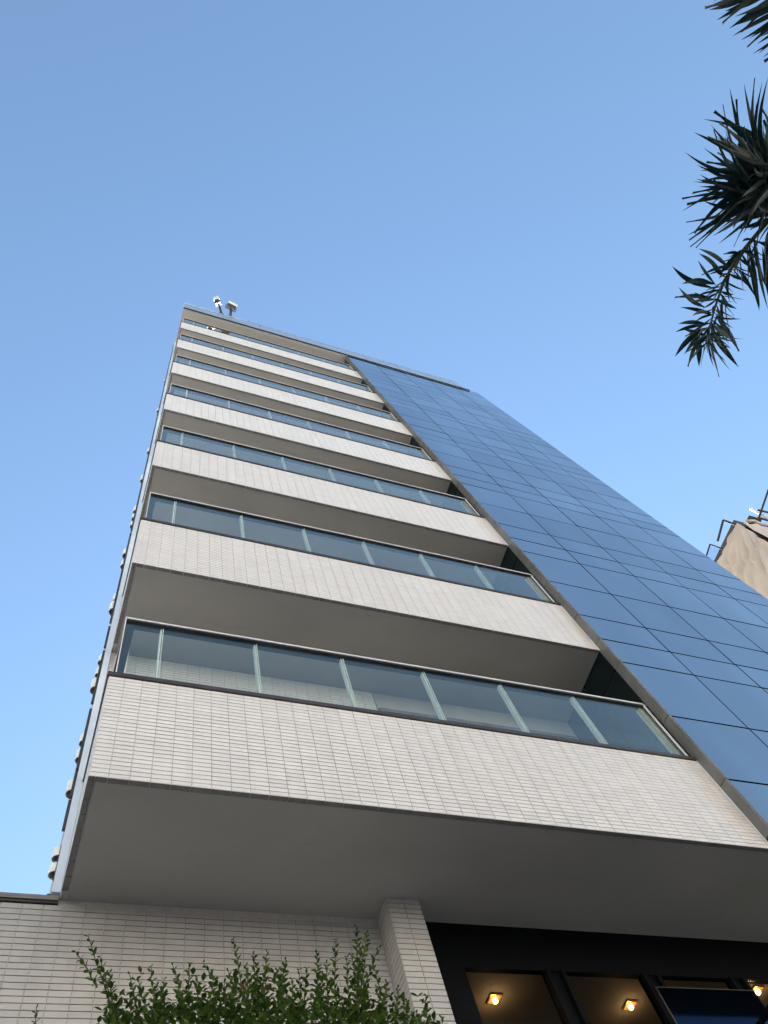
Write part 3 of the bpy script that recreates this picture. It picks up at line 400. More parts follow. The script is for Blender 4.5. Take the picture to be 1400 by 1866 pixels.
TWIGS=[(0.047,-2.018,2.808,0.121,-1.991,2.657),(0.208,-1.985,2.786,0.233,-1.957,2.704),(0.262,-1.918,2.854,0.27,-1.917,2.733),(0.384,-1.871,2.925,0.361,-1.891,2.754),(0.453,-1.883,2.907,0.431,-1.894,2.752),(0.454,-1.977,2.808,0.434,-1.99,2.682),(0.507,-1.933,2.872,0.491,-1.917,2.737),(0.57,-1.863,2.918,0.546,-1.861,2.778),(0.596,-1.961,2.882,0.578,-1.943,2.719),(0.676,-1.872,2.998,0.641,-1.871,2.772),(0.703,-1.871,3.033,0.624,-1.892,2.861),(0.692,-1.94,2.839,0.644,-1.945,2.718),(0.307,-1.975,2.798,0.311,-1.959,2.703),(0.417,-1.853,2.934,0.405,-1.878,2.763),(0.148,-2.09,2.695,0.153,-2.062,2.626),(0.019,-1.982,2.887,0.112,-1.957,2.68),(0.001,-1.974,2.856,0.054,-1.965,2.785),(0.071,-1.996,2.794,0.083,-2.012,2.693),(0.165,-1.905,2.885,0.185,-1.93,2.722),(0.187,-2.031,2.786,0.209,-2.023,2.655),(0.247,-1.906,2.895,0.254,-1.922,2.729),(0.325,-1.986,2.893,0.364,-1.967,2.698),(0.372,-1.973,2.87,0.357,-1.977,2.69),(0.451,-1.829,3,0.427,-1.838,2.793),(0.489,-1.847,2.964,0.455,-1.867,2.772),(0.265,-1.967,2.848,0.341,-1.967,2.72),(0.566,-1.857,2.979,0.521,-1.87,2.771),(0.564,-1.993,2.899,0.547,-1.974,2.696),(0.661,-1.907,3.015,0.614,-1.894,2.755),(0.65,-2.021,2.859,0.584,-2.006,2.732),(0.69,-1.896,2.922,0.676,-1.905,2.748),(0.769,-1.84,2.907,0.716,-1.845,2.767),(0.728,-1.931,2.804,0.704,-1.954,2.688),(0.731,-2.031,2.736,0.705,-2.037,2.629),(-0.049,-1.843,2.831,-0.036,-1.833,2.768),(0.101,-2.057,2.742,0.133,-2.033,2.646),(0.688,-2.049,2.682,0.655,-2.063,2.61),(0.32,-1.952,2.843,0.328,-1.971,2.695),(0.501,-1.898,2.897,0.498,-1.87,2.771),(0.523,-2.011,2.823,0.512,-1.996,2.679),(0.605,-2.035,2.82,0.588,-2.007,2.672),(0.581,-2.018,2.84,0.576,-2.009,2.694),(0.134,-1.96,2.804,0.157,-1.961,2.699),(0.203,-1.857,2.895,0.217,-1.834,2.793),(0.274,-2.014,2.772,0.262,-2.038,2.645),(0.772,-1.999,2.711,0.748,-2.001,2.655)]
BLOSSOMS=[(0.34,-2,2.77),(0.38,-2,2.764),(0.584,-2,2.756)]

# ------------------------------------------------------------------ ground
def sheet(name, x0, x1, y0, y1, z, m, **props):
    return obj(name, mesh(name, [(x0, y0, z), (x1, y0, z), (x1, y1, z), (x0, y1, z)], [(0, 1, 2, 3)], m), **props)
GROUND = simple('ground_paving', (0.20, 0.195, 0.185), 0.9, nscale=1.5, var=0.15)
ASPH = simple('asphalt', (0.06, 0.06, 0.06), 0.95, nscale=20, var=0.3)
sheet('ground', -1500, 1500, -1500, 1500, 0.0, GROUND, kind='structure')
part('pavement', [(-25, 30, -7.5, 1.0, 0.004, 0.012)], GROUND, kind='structure')
sheet('road', -60, 60, -15.5, -7.9, 0.008, ASPH, kind='structure')
part('kerb', [(-60, 60, -7.9, -7.7, 0.0, 0.13)], CONCRETE, kind='structure')

# ------------------------------------------------------------------ unseen buildings behind the camera, added to bounce sunlight onto the facade
def bounce_building(x0, x1, depth, h, col, label, wx, wz):
    t = empty('bounce_building', ((x0 + x1) / 2, -20.0 - depth / 2, 0), label, 'building', 'unseen bounce-light buildings across the street')
    m = simple('render_' + str(int(x0)).replace('-', 'w'), col, 0.85, nscale=0.6, var=0.06)
    part('wall', [(x0, x1, -20.0 - depth, -20.0, 7.001, h)], m, t)
    part('bounce_damping_podium', [(x0 + .02, x1 - .02, -20.0 - depth, -19.97, 0, 7.0)], DARK, t)  # lower floors made dark to cut low bounce light under the soffit
    part('roof_edge', [(x0 - .1, x1 + .1, -20.1 - depth, -19.9, h + 0.001, h + .35)], CONCRETE, t)
    nx = int((x1 - x0 - 2) / wx)
    nz = int((h - 9) / wz) + 1
    V, F = boxes([(-0.65, 0.65, 0, 0.05, -0.8, 0.8)])
    wm = mesh('window', V, F, SIDEGL)
    for i in range(nx):
        for j in range(nz):
            w_ = obj('window', wm, t)
            w_.location = (x0 + 1 + wx * (i + .5), -20.0, 8.6 + wz * j)
bounce_building(-62, -38, 14, 18, (0.78, 0.75, 0.70), 'unseen cream bounce-light block farthest left across the street', 4.2, 3.2)
bounce_building(-37, -17, 14, 20, (0.78, 0.75, 0.70), 'unseen pale plaster bounce-light block left of the white block across the street', 3.6, 3.2)
bounce_building(-16, 7, 14, 18.5, (0.80, 0.79, 0.76), 'unseen white bounce-light block directly across the street', 4.4, 3.3)
bounce_building(8, 29, 14, 20, (0.78, 0.75, 0.70), 'unseen pale plaster bounce-light block right of the white block across the street', 4.0, 3.2)
bounce_building(30, 58, 14, 17, (0.78, 0.75, 0.70), 'unseen tan bounce-light block farthest right across the street', 3.8, 3.2)

# ------------------------------------------------------------------ tower
WB, YB = 5.43, 1.01                    # balcony width and depth
XE = 10.49                             # right edge of the curtain wall
TOPS = [6.913] + [10.05 + 3.1 * k for k in range(6)]
BOTS = [5.759] + [t - 1.169 for t in TOPS[1:]]
ROOF = 27.62
tower = empty('office_tower', (5.2, 1.0, 0), 'tall tower with pale tiled balcony bands beside a blue glass curtain wall', 'building')

part('wall', [(-0.055, XE, YB + 0.05, 9.0, 5.77, ROOF), (-0.055, 2.497, YB + 0.05, 9.0, 0.0, 5.768), (2.4975, XE, 5.12, 9.0, 0.0, 5.768)], CONCRETE, tower)
part('corner_panel', [(-0.058, -0.002, YB - 0.02, YB + 0.046, 5.80, ROOF + 0.1)], PANEL, tower)

# back wall of the balconies: tiles with joints, one joined field shared by the floors
def tile_field(cols, rows, x0, z0, first=None, tw=TW, th=TH, gap=0.0048, y=0.0, skip=None, tilt=0.004):
    """x edges list, rows upward from z0; returns verts, faces for all tiles not in skip"""
    VV, FF = [], []
    n = 0
    for i in range(len(cols) - 1):
        xa, xb = cols[i], cols[i + 1]
        base, F = tile_prism(xb - xa - gap * 0.75, th - gap)
        for j in range(rows):
            if skip and (i, j) in skip:
                continue
            v = base.copy()
            t = rng.normal(0, tilt, 2)
            v[:, 1] += v[:, 0] * t[0] + v[:, 2] * t[1]
            v += ((xa + xb) / 2, y, z0 + (j + 0.5) * th)
            VV.append(v)
            FF += [tuple(k + n for k in f) for f in F]
            n += len(v)
    return np.concatenate(VV), FF

def edges(a, b, n):
    return [a + (b - a) * i / n for i in range(n + 1)]

bt_edges = edges(0.0, 2.85, 22)
zr0 = 0.0
bv, bf = tile_field(bt_edges, 46, 0, 0)
backmesh = mesh('tile_field', bv, bf, TILE)

band_cols = [0.002] + [0.118 + 0.12956 * k for k in range(42)]
band_cols[-1] = WB - 0.012
camp = Vector((-0.0773, -3.4472, 1.6113))

def band_tiles(z0, z1, skip=None):
    rows = 27
    return tile_field(band_cols, rows, 0, z0, th=(z1 - z0) / rows, skip=skip)

upper_v, upper_f = band_tiles(0.0, 1.169 - 0.044)
upper_mesh = mesh('tile_field', upper_v, upper_f, TILE)

# which tiles of the lowest band show largest: nearest ones become single tiles
B1Z0, B1Z1 = BOTS[0], TOPS[0] - 0.044
th1 = (B1Z1 - B1Z0) / 27
cand = []
for i in range(42):
    for j in range(27):
        c = Vector(((band_cols[i] + band_cols[i + 1]) / 2, 0, B1Z0 + (j + .5) * th1))
        cand.append(((c - camp).length, i, j, c))
cand.sort(key=lambda q: q[0])
NSINGLE = 240
single = {(i, j) for _, i, j, _ in cand[:NSINGLE]}

side_cols = edges(0.0, YB - 0.02, 8)
for k in range(7):
    zb, zt = BOTS[k], TOPS[k]
    zc = zt - 0.044
    bal = part('balcony', [(0.008, WB - 0.004, 0.0075, 0.12, zb + 0.006, zc),              # front parapet core
                           (0.008, 0.12, 0.12, YB + 0.045, zb + 0.006, zc),               # left return core
                           (0.12, WB - 0.004, 0.12, YB + 0.045, zb + 0.13, zb + 0.24)],   # slab
               GROUT, tower)
    # soffit board, set back behind the tiled edge
    sx1 = XE if k == 0 else WB - 0.004
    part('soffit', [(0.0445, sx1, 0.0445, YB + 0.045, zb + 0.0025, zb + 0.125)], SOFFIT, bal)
    # tiles on the underside edge
    L = [(band_cols[i] + 0.003, band_cols[i + 1] - 0.003, 0.002, 0.040, zb - 0.001, zb + 0.005) for i in range(42)]
    L[0] = (0.046, L[0][1], L[0][2], L[0][3], L[0][4], L[0][5])
    L += [(0.002, 0.040, 0.045 + 0.1275 * j, 0.045 + 0.1275 * (j + 1) - 0.006, zb - 0.001, zb + 0.005) for j in range(7)]
    L += [(0.002, 0.041, 0.002, 0.040, zb - 0.001, zb + 0.005)]
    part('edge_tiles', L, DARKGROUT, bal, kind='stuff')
    # front tiles
    if k == 0:
        v, f = band_tiles(B1Z0, B1Z1, skip=single)
        obj('tile_field', mesh('tile_field', v, f, TILE), bal, kind='stuff')
        shared = {}
        for _, i, j, c in cand[:NSINGLE]:
            w = band_cols[i + 1] - band_cols[i] - 0.0036
            key = round(w, 4)
            if key not in shared:
                bvv, bff = tile_prism(w, th1 - 0.0048)
                shared[key] = mesh('tile', bvv, bff, TILE)
            t = obj('tile', shared[key], bal)
            t.location = c
            t.rotation_euler = (random.gauss(0, 0.004), 0, random.gauss(0, 0.004))
    else:
        f_ = obj('tile_field', upper_mesh, bal, kind='stuff')
        f_.location = (0, 0, zb)
    # side tiles, facing -X
    rows = 27
    sv, sf = tile_field(side_cols, rows, 0, 0, th=(zc - zb) / rows)
    sv = np.stack([sv[:, 1], sv[:, 0] + 0.012, sv[:, 2] + zb], 1)
    sv[:, 0] += 0.0
    sf = [q[::-1] for q in sf]
    obj('side_tile_field', mesh('side_tile_field', sv, sf, TILE), bal, kind='stuff')
    # coping
    part('coping', [(-0.012, WB - 0.004, -0.014, 0.135, zc, zt), (-0.012, 0.135, 0.135, YB - 0.022, zc, zt)], COPING, bal)
    # pale trim at the right end of the band
    part('end_trim', [(WB - 0.011, WB - 0.001, -0.004, 0.01, zb, zc)], HOOD, bal)
    # back wall tiles and window
    wh = BOTS[k + 1] + 0.01 if k < 6 else ROOF
    fld = obj('back_tile_field', backmesh, bal, kind='stuff')
    fld.location = (0.0, YB + 0.038, wh - 46 * TH)
    part('back_panel', [(2.86, WB - 0.004, YB + 0.035, YB + 0.048, wh - 0.30, wh)], CONCRETE, bal)
    wf = part('window', [(2.88, 5.38, YB + 0.02, YB + 0.047, wh - 0.36, wh - 0.302),
                         (2.88, 2.93, YB + 0.02, YB + 0.047, zt - 0.9, wh - 0.36), (5.33, 5.38, YB + 0.02, YB + 0.047, zt - 0.9, wh - 0.36),
                         (4.10, 4.16, YB + 0.02, YB + 0.047, zt - 0.9, wh - 0.36)], REVEAL, bal)
    part('downpipe', [(0.092, 0.165, 0.92, 0.99, zt - 0.9, wh)], POST, bal)

    # railing: handrail, posts, panes
    rz = zt + 0.862
    x0, x1 = 0.04, 5.362
    rail = part('railing', [(x0, x1, -0.006, 0.020, rz - 0.012, rz + 0.010), (x0, x0 + 0.02, 0.020, 0.90, rz - 0.012, rz + 0.006)], RAILTOP, tower, bevel=0.002)
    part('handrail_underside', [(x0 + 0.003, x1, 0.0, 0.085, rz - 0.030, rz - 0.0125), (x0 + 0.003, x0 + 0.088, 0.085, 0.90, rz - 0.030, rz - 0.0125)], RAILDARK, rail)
    px = [0.350, 1.172, 1.990, 2.812, 3.642, 4.478, 5.300]
    for q in px:
        part('post', [(q - 0.006, q + 0.006, 0.036, 0.083, zt - 0.02, rz - 0.031), (q + 0.013, q + 0.019, 0.026, 0.040, zt - 0.02, rz - 0.031)], POST, rail)
    part('end_post', [(x1 - 0.009, x1 + 0.003, -0.006, 0.012, zt, rz - 0.0125)], RAILTOP, rail)
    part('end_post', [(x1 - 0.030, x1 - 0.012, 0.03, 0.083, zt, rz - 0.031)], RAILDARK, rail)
    part('end_post', [(x0 + 0.002, x0 + 0.010, -0.004, 0.006, zt, rz - 0.0125)], RAILTOP, rail)
    part('wall_bracket', [(x1 + 0.003, WB - 0.002, 0.0, 0.012, rz - 0.010, rz + 0.004)], REVEAL, rail)
    pe = [x0 + 0.012] + px[:-1] + [x1 - 0.012]
    pe[-1] = x1 - 0.012
    for a, b_ in zip(pe[:-1], pe[1:]):
        part('glass_pane', [(a + 0.003, b_ - 0.003, 0.018, 0.026, zt + 0.004, rz - 0.014)], RAILGL, rail)
    for q in (0.03, 0.47):
        part('glass_pane', [(x0 + 0.012, x0 + 0.020, q, q + 0.43, zt + 0.004, rz - 0.014)], RAILGL, rail)

# curtain wall: dark joint backing, single panes with recessed joints
YC = -0.10
zl = [5.86]
for f in range(-1, 7):
    for d in (8.48, 9.0, 9.60, 10.56):
        z = d + 3.1 * f
        if z > 5.95 and z < 27.6:
            zl.append(z)
zl.append(27.9)
xl = [5.445, 6.475, 7.485, 8.475, 9.47, XE]
cw = part('curtain_wall', [(5.445, XE - 0.01, YC + 0.045, YC + 0.08, 5.80, 27.88), (5.445, XE - 0.02, YC + 0.08, YB + 0.05, 5.9, 27.55)], JOINT, tower)
panes = {}
for i in range(5):
    for j in range(len(zl) - 1):
        a = xl[i] + (0.0095 if i else 0.012)
        b_ = xl[i + 1] - (0.0095 if i < 4 else 0.0)
        w, h = b_ - a, zl[j + 1] - zl[j] - 0.027
        key = (round(w, 3), round(h, 3))
        if key not in panes:
            V, F = boxes([(-w / 2, w / 2, 0.0, 0.03, -h / 2, h / 2)])
            panes[key] = mesh('glass_pane', V, F, CURTAIN)
        p = obj('glass_pane', panes[key], cw)
        p.location = ((a + b_) / 2, YC + random.uniform(0, 0.0015), (zl[j] + zl[j + 1]) / 2)
        p.rotation_euler = (random.gauss(0, 0.0015), 0, random.gauss(0, 0.0015))
# metal return of the curtain wall, jointed at each level, then side panes of dark glass
for j in range(len(zl) - 1):
    part('frame_panel', [(5.428, 5.444, YC - 0.004, 0.016, zl[j] + 0.004, zl[j + 1] - 0.004)], REVEAL, cw)
    part('edge_bead', [(5.4445, 5.4555, YC - 0.008, YC + 0.014, zl[j] + 0.006, zl[j + 1] - 0.006)], REVEAL, cw)
for j in range(len(zl) - 1):
    z0, z1 = zl[j] + 0.012, zl[j + 1] - 0.012
    if z1 > 27.6:
        z1 = 27.6
    if z1 - z0 > 0.05:
        part('side_pane', [(5.434, 5.444, 0.024, 0.50, z0, z1)], SIDEGL, cw)
        part('side_pane', [(5.434, 5.444, 0.515, YB + 0.04, z0, z1)], SIDEGL, cw)
part('right_return', [(XE - 0.0, XE + 0.012, YC + 0.004, YB + 0.05, 5.8, 27.9)], REVEAL, cw)

# roof
part('roof_soffit', [(-0.03, 5.425, -0.07, YB + 0.045, ROOF, ROOF + 0.08)], SOFFIT, tower)
part('roof_beam', [(0.03, 5.42, 0.36, 0.52, ROOF - 0.05, ROOF - 0.001)], SOFFIT, tower)
part('roof_slab', [(-0.03, 10.0, -0.085, 8.9, 27.91, 28.2), (-0.03, 5.425, -0.085, 8.9, 27.705, 27.905)], CONCRETE, tower)
par = part('roof_parapet', [(-0.031, 9.97, -0.125, -0.09, 27.86, 28.93)], FASCIA, tower)
part('drip_edge', [(-0.034, 10.12, -0.140, -0.108, 27.745, 27.80)], JOINT, par)
part('coping', [(-0.036, 2.1, -0.132, 0.02, 28.935, 29.0)], RAILTOP, par)
part('coping', [(2.101, 9.97, -0.129, 0.02, 28.935, 28.99)], FASCIA, par)
for x in [1.25 * k for k in range(1, 8)]:
    part('joint_strip', [(x - 0.006, x + 0.006, -0.1275, -0.1, 27.87, 28.925)], REVEAL, par)

# side wall fittings: dark trim strips and vent hoods
for z0, z1 in ((5.80, 5.83), (6.42, 6.72), (6.76, 7.05), (7.08, 7.9), (8.0, 8.9), (8.98, 9.4), (9.5, 12.0), (12.1, 15.1), (15.2, 18.2), (18.3, 21.3), (21.4, 24.3), (24.4, 27.4)):
    part('trim_strip', [(-0.082, -0.0585, YB + 0.03, YB + 0.06, z0, z1)], DARK, tower)
def hood(z, r, h):
    n = 12
    V, F = [], []
    for t in range(2):
        rr = r - 0.004 * t
        for i in range(n + 1):
            a = math.pi * i / n
            x, y = -math.sin(a) * rr * 1.1, -math.cos(a) * rr
            V.append((x, y, -h / 2))
            V.append((x, y, h / 2) if t == 0 else (x, y, h / 2 - 0.004))
    k = 2 * (n + 1)
    for i in range(n):
        F.append((2 * i, 2 * i + 2, 2 * i + 3, 2 * i + 1))
        F.append((k + 2 * i + 1, k + 2 * i + 3, k + 2 * i + 2, k + 2 * i))
        F.append((2 * i + 2, 2 * i, k + 2 * i, k + 2 * i + 2))
    F.append(tuple(2 * i + 1 for i in range(n + 1)))
    F.append(tuple(k + 2 * i + 1 for i in range(n, -1, -1)))
    me = mesh('vent_hood', V, F, HOOD)
    o = obj('vent_hood', me, tower)
    o.location = (-0.0585, 1.0 + 0.16, z)
    V, F = boxes([(-0.006, 0.0, -r * 1.02, r * 1.02, -h * 0.62, h * 0.58)])
    b = obj('back_plate', mesh('back_plate', V, F, DARK), o)
for z, r, h in ((6.98, .068, .19), (6.29, .056, .13), (6.14, .055, .12), (7.60, .055, .16), (7.38, .056, .16), (8.90, .056, .17), (8.66, .055, .16), (8.43, .07, .23),
                (12.55, .055, .2), (11.55, .066, .26), (11.20, .058, .2), (10.25, .056, .22), (10.02, .07, .28), (16.2, .062, .34), (14.6, .062, .34), (13.15, .062, .3), (12.85, .056, .24),
                (19.3, .06, .35), (22.4, .06, .35)):
    hood(z, r * 0.80, h * 0.66)

# ground floor: column, recessed shop front with downlights
col = part('column', [(2.245, 2.497, 0.808, YB + 0.045, 0.0, 5.765)], GROUT, tower)
cc = [2.238, 2.371, 2.504]
nrow = int(5.70 / TH)
z_off = 5.757 - nrow * TH
skipc = set()
sh = {}
for i in range(2):
    for j in range(nrow):
        z = z_off + (j + .5) * TH
        if z > 4.74 and len(skipc) < 46:
            skipc.add((i, j))
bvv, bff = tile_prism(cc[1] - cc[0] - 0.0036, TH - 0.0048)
cm = mesh('tile', bvv, bff, SHADETILE)
for i, j in skipc:
    t = obj('tile', cm, col)
    t.location = ((cc[i] + cc[i + 1]) / 2, 0.80, z_off + (j + .5) * TH)
    t.rotation_euler = (random.gauss(0, 0.004), 0, random.gauss(0, 0.004))
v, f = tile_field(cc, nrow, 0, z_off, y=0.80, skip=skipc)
obj('tile_field', mesh('tile_field', v, f, SHADETILE), col, kind='stuff')
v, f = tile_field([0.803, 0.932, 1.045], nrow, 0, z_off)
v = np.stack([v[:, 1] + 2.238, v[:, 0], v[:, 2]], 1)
obj('tile_field', mesh('tile_field', v, [q[::-1] for q in f], SHADETILE), col, kind='stuff')

GY = 1.01
HZ = 5.385
shop = part('shop_front', [(2.498, XE, GY + 0.0, GY + 0.045, HZ, 5.765), (2.498, 2.828, GY - 0.004, GY + 0.046, 0.3, HZ - 0.001)], DARKM, tower)
mull = [3.51, 3.64, 4.375, 4.505, 5.225, 5.35, 6.1, 6.23, 6.96, 7.09, 7.9, 8.03, 8.8, 8.93, 9.7, 9.83]
for a in mull:
    part('mullion', [(a - 0.016, a + 0.016, GY - 0.03, GY + 0.048, 0.02, HZ - 0.002)], DARKM, shop)
for q in range(0, len(mull), 2):
    part('mullion_cover', [(mull[q] + 0.017, mull[q + 1] - 0.017, GY + 0.01, GY + 0.04, 0.02, HZ - 0.002)], DARKM, shop)
xs = [2.829] + mull
for q in range(0, len(xs) - 1, 2):
    part('glass_pane', [(xs[q] + 0.002, xs[q + 1] - 0.017, GY + 0.012, GY + 0.020, 0.05, HZ - 0.003)], SHOPGL, shop)
part('door_transom', [(4.397, 5.33, GY - 0.048, GY - 0.034, 4.2, 5.24)], BLUEGL, shop)
part('transom_edge', [(4.389, 5.338, GY - 0.05, GY - 0.032, 5.2405, 5.247), (4.389, 4.3965, GY - 0.05, GY - 0.032, 4.2, 5.24)], COPING, shop)
part('canopy_arm', [(5.17, 5.20, -0.4, GY - 0.055, 4.955, 4.99)], DARKM, shop)
part('canopy_pane', [(5.201, 8.6, -0.4, GY - 0.055, 4.966, 4.978)], RAILGL, shop)
# room behind
part('room', [(2.6, XE - 0.05, GY + 0.05, 5.0, HZ + 0.002, HZ + 0.05), (2.6, XE - 0.05, 5.0, 5.1, 0.05, HZ), (2.5, 2.6, GY + 0.05, 5.0, 0.05, HZ),
              (XE - 0.15, XE - 0.06, GY + 0.05, 4.99, 0.05, HZ)], INTW, shop)
BULB, nt, b = mat('bulb')
em = nd(nt, 'Emission')
em.inputs[0].default_value = (1.0, 0.50, 0.13, 1)
em.inputs[1].default_value = 9
nt.links.new(em.outputs[0], nt.nodes['Material Output'].inputs[0])
BRASS = simple('brass_reflector', (0.75, 0.50, 0.22), 0.25, 0.9, nscale=30)
for lx, ly in ((3.19, 1.305), (4.41, 1.33), (5.57, 1.12), (6.8, 1.3)):
    s = 0.05
    dl = part('downlight', [(lx - s, lx + s, ly - s, ly - s + 0.008, HZ - 0.012, HZ + 0.001), (lx - s, lx + s, ly + s - 0.008, ly + s, HZ - 0.012, HZ + 0.001),
                            (lx - s, lx - s + 0.008, ly - s + 0.008, ly + s - 0.008, HZ - 0.012, HZ + 0.001), (lx + s - 0.008, lx + s, ly - s + 0.008, ly + s - 0.008, HZ - 0.012, HZ + 0.001)], BRASS, shop)
    bm = bmesh.new()
    bmesh.ops.create_icosphere(bm, subdivisions=2, radius=0.022)
    me = bpy.data.meshes.new('bulb')
    bm.to_mesh(me)
    bm.free()
    me.materials.append(BULB)
    bo = obj('bulb', me, dl)
    bo.location = (lx, ly, HZ - 0.022)
    pl = bpy.data.lights.new('downlight_glow', 'POINT')
    pl.energy = 0.28
    pl.color = (1.0, 0.60, 0.28)
    pl.shadow_soft_size = 0.03
    po = bpy.data.objects.new('downlight_glow', pl)
    po.location = (lx, ly, HZ - 0.09)
    C.objects.link(po)

# ------------------------------------------------------------------ low tiled wall on the left
wallt = empty('tiled_wall', (0.0, YB + 0.02, 0), 'low pale tiled wall with dark metal coping behind the green shrub', 'wall')
part('wall_core', [(-6.0, -0.0, YB + 0.0075, YB + 0.0475, 0.0, 5.715), (0.0, 2.24, YB + 0.0075, YB + 0.0475, 0.0, 5.765)], GROUT, wallt)
part('coping', [(-6.05, -0.004, YB - 0.012, YB + 0.14, 5.718, 5.734)], COPING, wallt)
part('coping_cap', [(-6.05, -0.004, YB - 0.022, YB + 0.14, 5.7345, 5.770)], REVEAL, wallt)
wc = [-0.213 + 0.12956 * k for k in range(-44, 20)]
wc = [x for x in wc if x < 2.24]
wc[-1] = 2.236
nr = int(5.712 / TH)
z0w = 5.715 - nr * TH
cand2 = []
for i in range(len(wc) - 1):
    for j in range(nr):
        c = Vector(((wc[i] + wc[i + 1]) / 2, YB, z0w + (j + .5) * TH))
        q = cam.matrix_world.inverted() @ c
        if q.z < 0:
            px = 384 + q.x / -q.z * 777
            py = 512 - q.y / -q.z * 777
            if 0 < px < 420 and 890 < py < 1024:
                # hide what the shrub covers
                if py > 985 and 120 < px < 400:
                    continue
                cand2.append(((c - camp).length, i, j, c))
cand2.sort(key=lambda q: q[0])
sing2 = {(i, j) for _, i, j, _ in cand2[:300]}
tmeshes = {}
for _, i, j, c in cand2[:300]:
    w = round(wc[i + 1] - wc[i] - 0.0036, 4)
    if w not in tmeshes:
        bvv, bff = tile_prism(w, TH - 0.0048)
        tmeshes[w] = mesh('tile', bvv, bff, SHADETILE)
    t = obj('tile', tmeshes[w], wallt)
    t.location = c
    t.rotation_euler = (random.gauss(0, 0.004), 0, random.gauss(0, 0.004))
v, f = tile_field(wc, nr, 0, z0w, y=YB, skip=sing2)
obj('tile_field', mesh('tile_field', v, f, SHADETILE), wallt, kind='stuff')

# ------------------------------------------------------------------ floodlights on the roof edge
def floodlight(base, head, size, aim, label):
    t = empty('floodlight', base, label, 'floodlight', 'floodlights on the roof edge')
    base, head = Vector(base), Vector(head)
    part('base_plate', [(base.x - .08, base.x + .08, base.y - .03, base.y + .07, base.z, base.z + .02)], FLOODB, t)
    mid = base.lerp(head, 0.5) + Vector((0, 0, 0.10))
    V, F = join([tube([base + Vector((0, 0, .02)), mid, head], 0.022, 6), tube([base + Vector((.05, .02, .02)), mid + Vector((.05, .02, -.03)), head + Vector((.04, .02, -.02))], 0.018, 6)])
    obj('arm', mesh('arm', V, F, FLOODB), t)
    R_ = aim.to_track_quat('Z', 'Y').to_matrix().to_4x4()
    R_.translation = head
    w, h, d = size
    V, F = boxes([(-w / 2, w / 2, -h / 2, h / 2, 0, d)])
    V = [R_ @ Vector(v) for v in V]
    hd = obj('head', mesh('head', V, F, FLOODB), t)
    V, F = boxes([(-w / 2 - .008, w / 2 + .008, -h / 2 - .008, h / 2 + .008, d * 1.01, d * 1.75)])
    V = [R_ @ Vector(v) for v in V]
    obj('housing', mesh('housing', V, F, FLOODW), hd)
    V, F = boxes([(-w * .62, -w * .56, -h * .1, h * .1, -0.05, d * .9), (w * .56, w * .62, -h * .1, h * .1, -0.05, d * .9), (-w * .62, w * .62, -h * .1, h * .1, -0.07, -0.05)])
    V = [R_ @ Vector(v) for v in V]
    obj('yoke', mesh('yoke', V, F, FLOODB), t)
floodlight((1.19, -0.12, 29.0), (1.03, -0.40, 29.22), (0.17, 0.19, 0.12), Vector((-0.55, -0.75, 0.35)), 'left small white floodlight on a dark bent arm at the roof edge')
floodlight((1.49, -0.11, 29.0), (1.47, -0.36, 29.22), (0.30, 0.20, 0.10), Vector((0.15, -0.75, 0.45)), 'right long white floodlight on a grey yoke at the roof edge')

# ------------------------------------------------------------------ neighbouring building under dust sheets
nb = empty('draped_building', (16, 2, 0), 'beige building wrapped in dust sheeting beyond the right edge of the glass wall', 'building')
BEIGE = simple('beige_render', (0.52, 0.45, 0.38), 0.85, nscale=1.2, var=0.12)
part('wall', [(14.0, 22.0, -0.09, 9.0, 0.0, 17.1)], BEIGE, nb)
part('roof', [(13.98, 22.0, -0.12, 9.02, 17.101, 17.22)], COPING, nb)
part('roof_hut', [(14.45, 16.5, -0.05, 2.0, 17.221, 18.0)], DARK, nb)
# sheeting hung over the wall: a pleated cloth with swags
SHEET = simple('dust_sheet', (0.53, 0.475, 0.425), 0.9, nscale=1.5, var=0.1, bmp=0.2)
NX, NZ = 110, 110
V, F = [], []
for i in range(NX + 1):
    for j in range(NZ + 1):
        y = -0.16 + 3.6 * i / NX
        z = 17.24 - 6.5 * j / NZ
        u, w_ = (y + 0.16), (17.24 - z)
        d = 0.0
        # pleats converging on a tie point near the top right corner
        ang = math.atan2(u + 0.15, w_ + 0.12)
        rr = math.hypot(u, w_)
        d += 0.085 * math.sin(ang * 15 + 0.6 * math.sin(rr * 2.1)) * min(1, rr / 0.8)
        d += 0.10 * math.exp(-((rr - 0.9 - 0.25 * math.sin(ang * 2)) / 0.09) ** 2)
        d += 0.03 * math.sin(u * 5.3 + w_ * 1.7) + 0.015 * math.sin(u * 17 - w_ * 6)
        V.append((13.93 - abs(d) - 0.01, y, z))
for i in range(NX):
    for j in range(NZ):
        a = i * (NZ + 1) + j
        F.append((a, a + 1, a + NZ + 2, a + NZ + 1))
sh_ = obj('dust_sheet', mesh('dust_sheet', V, F, SHEET, True), None, label='beige dust sheet hanging in folds over the neighbouring wall', category='sheeting')
V, F = [], []
for i in range(31):
    for j in range(61):
        x = 13.95 + 2.4 * i / 30
        z = 17.20 - 5 * j / 60
        V.append((x, -0.2 - abs(0.05 * math.sin(x * 9 + z * 1.5) + 0.03 * math.sin(x * 23)), z))
for i in range(30):
    for j in range(60):
        a = i * 61 + j
        F.append((a, a + 61, a + 62, a + 1))
obj('dust_sheet', mesh('dust_sheet', V, F, SHEET, True), None, label='second beige dust sheet over the street side of the neighbouring wall', category='sheeting')

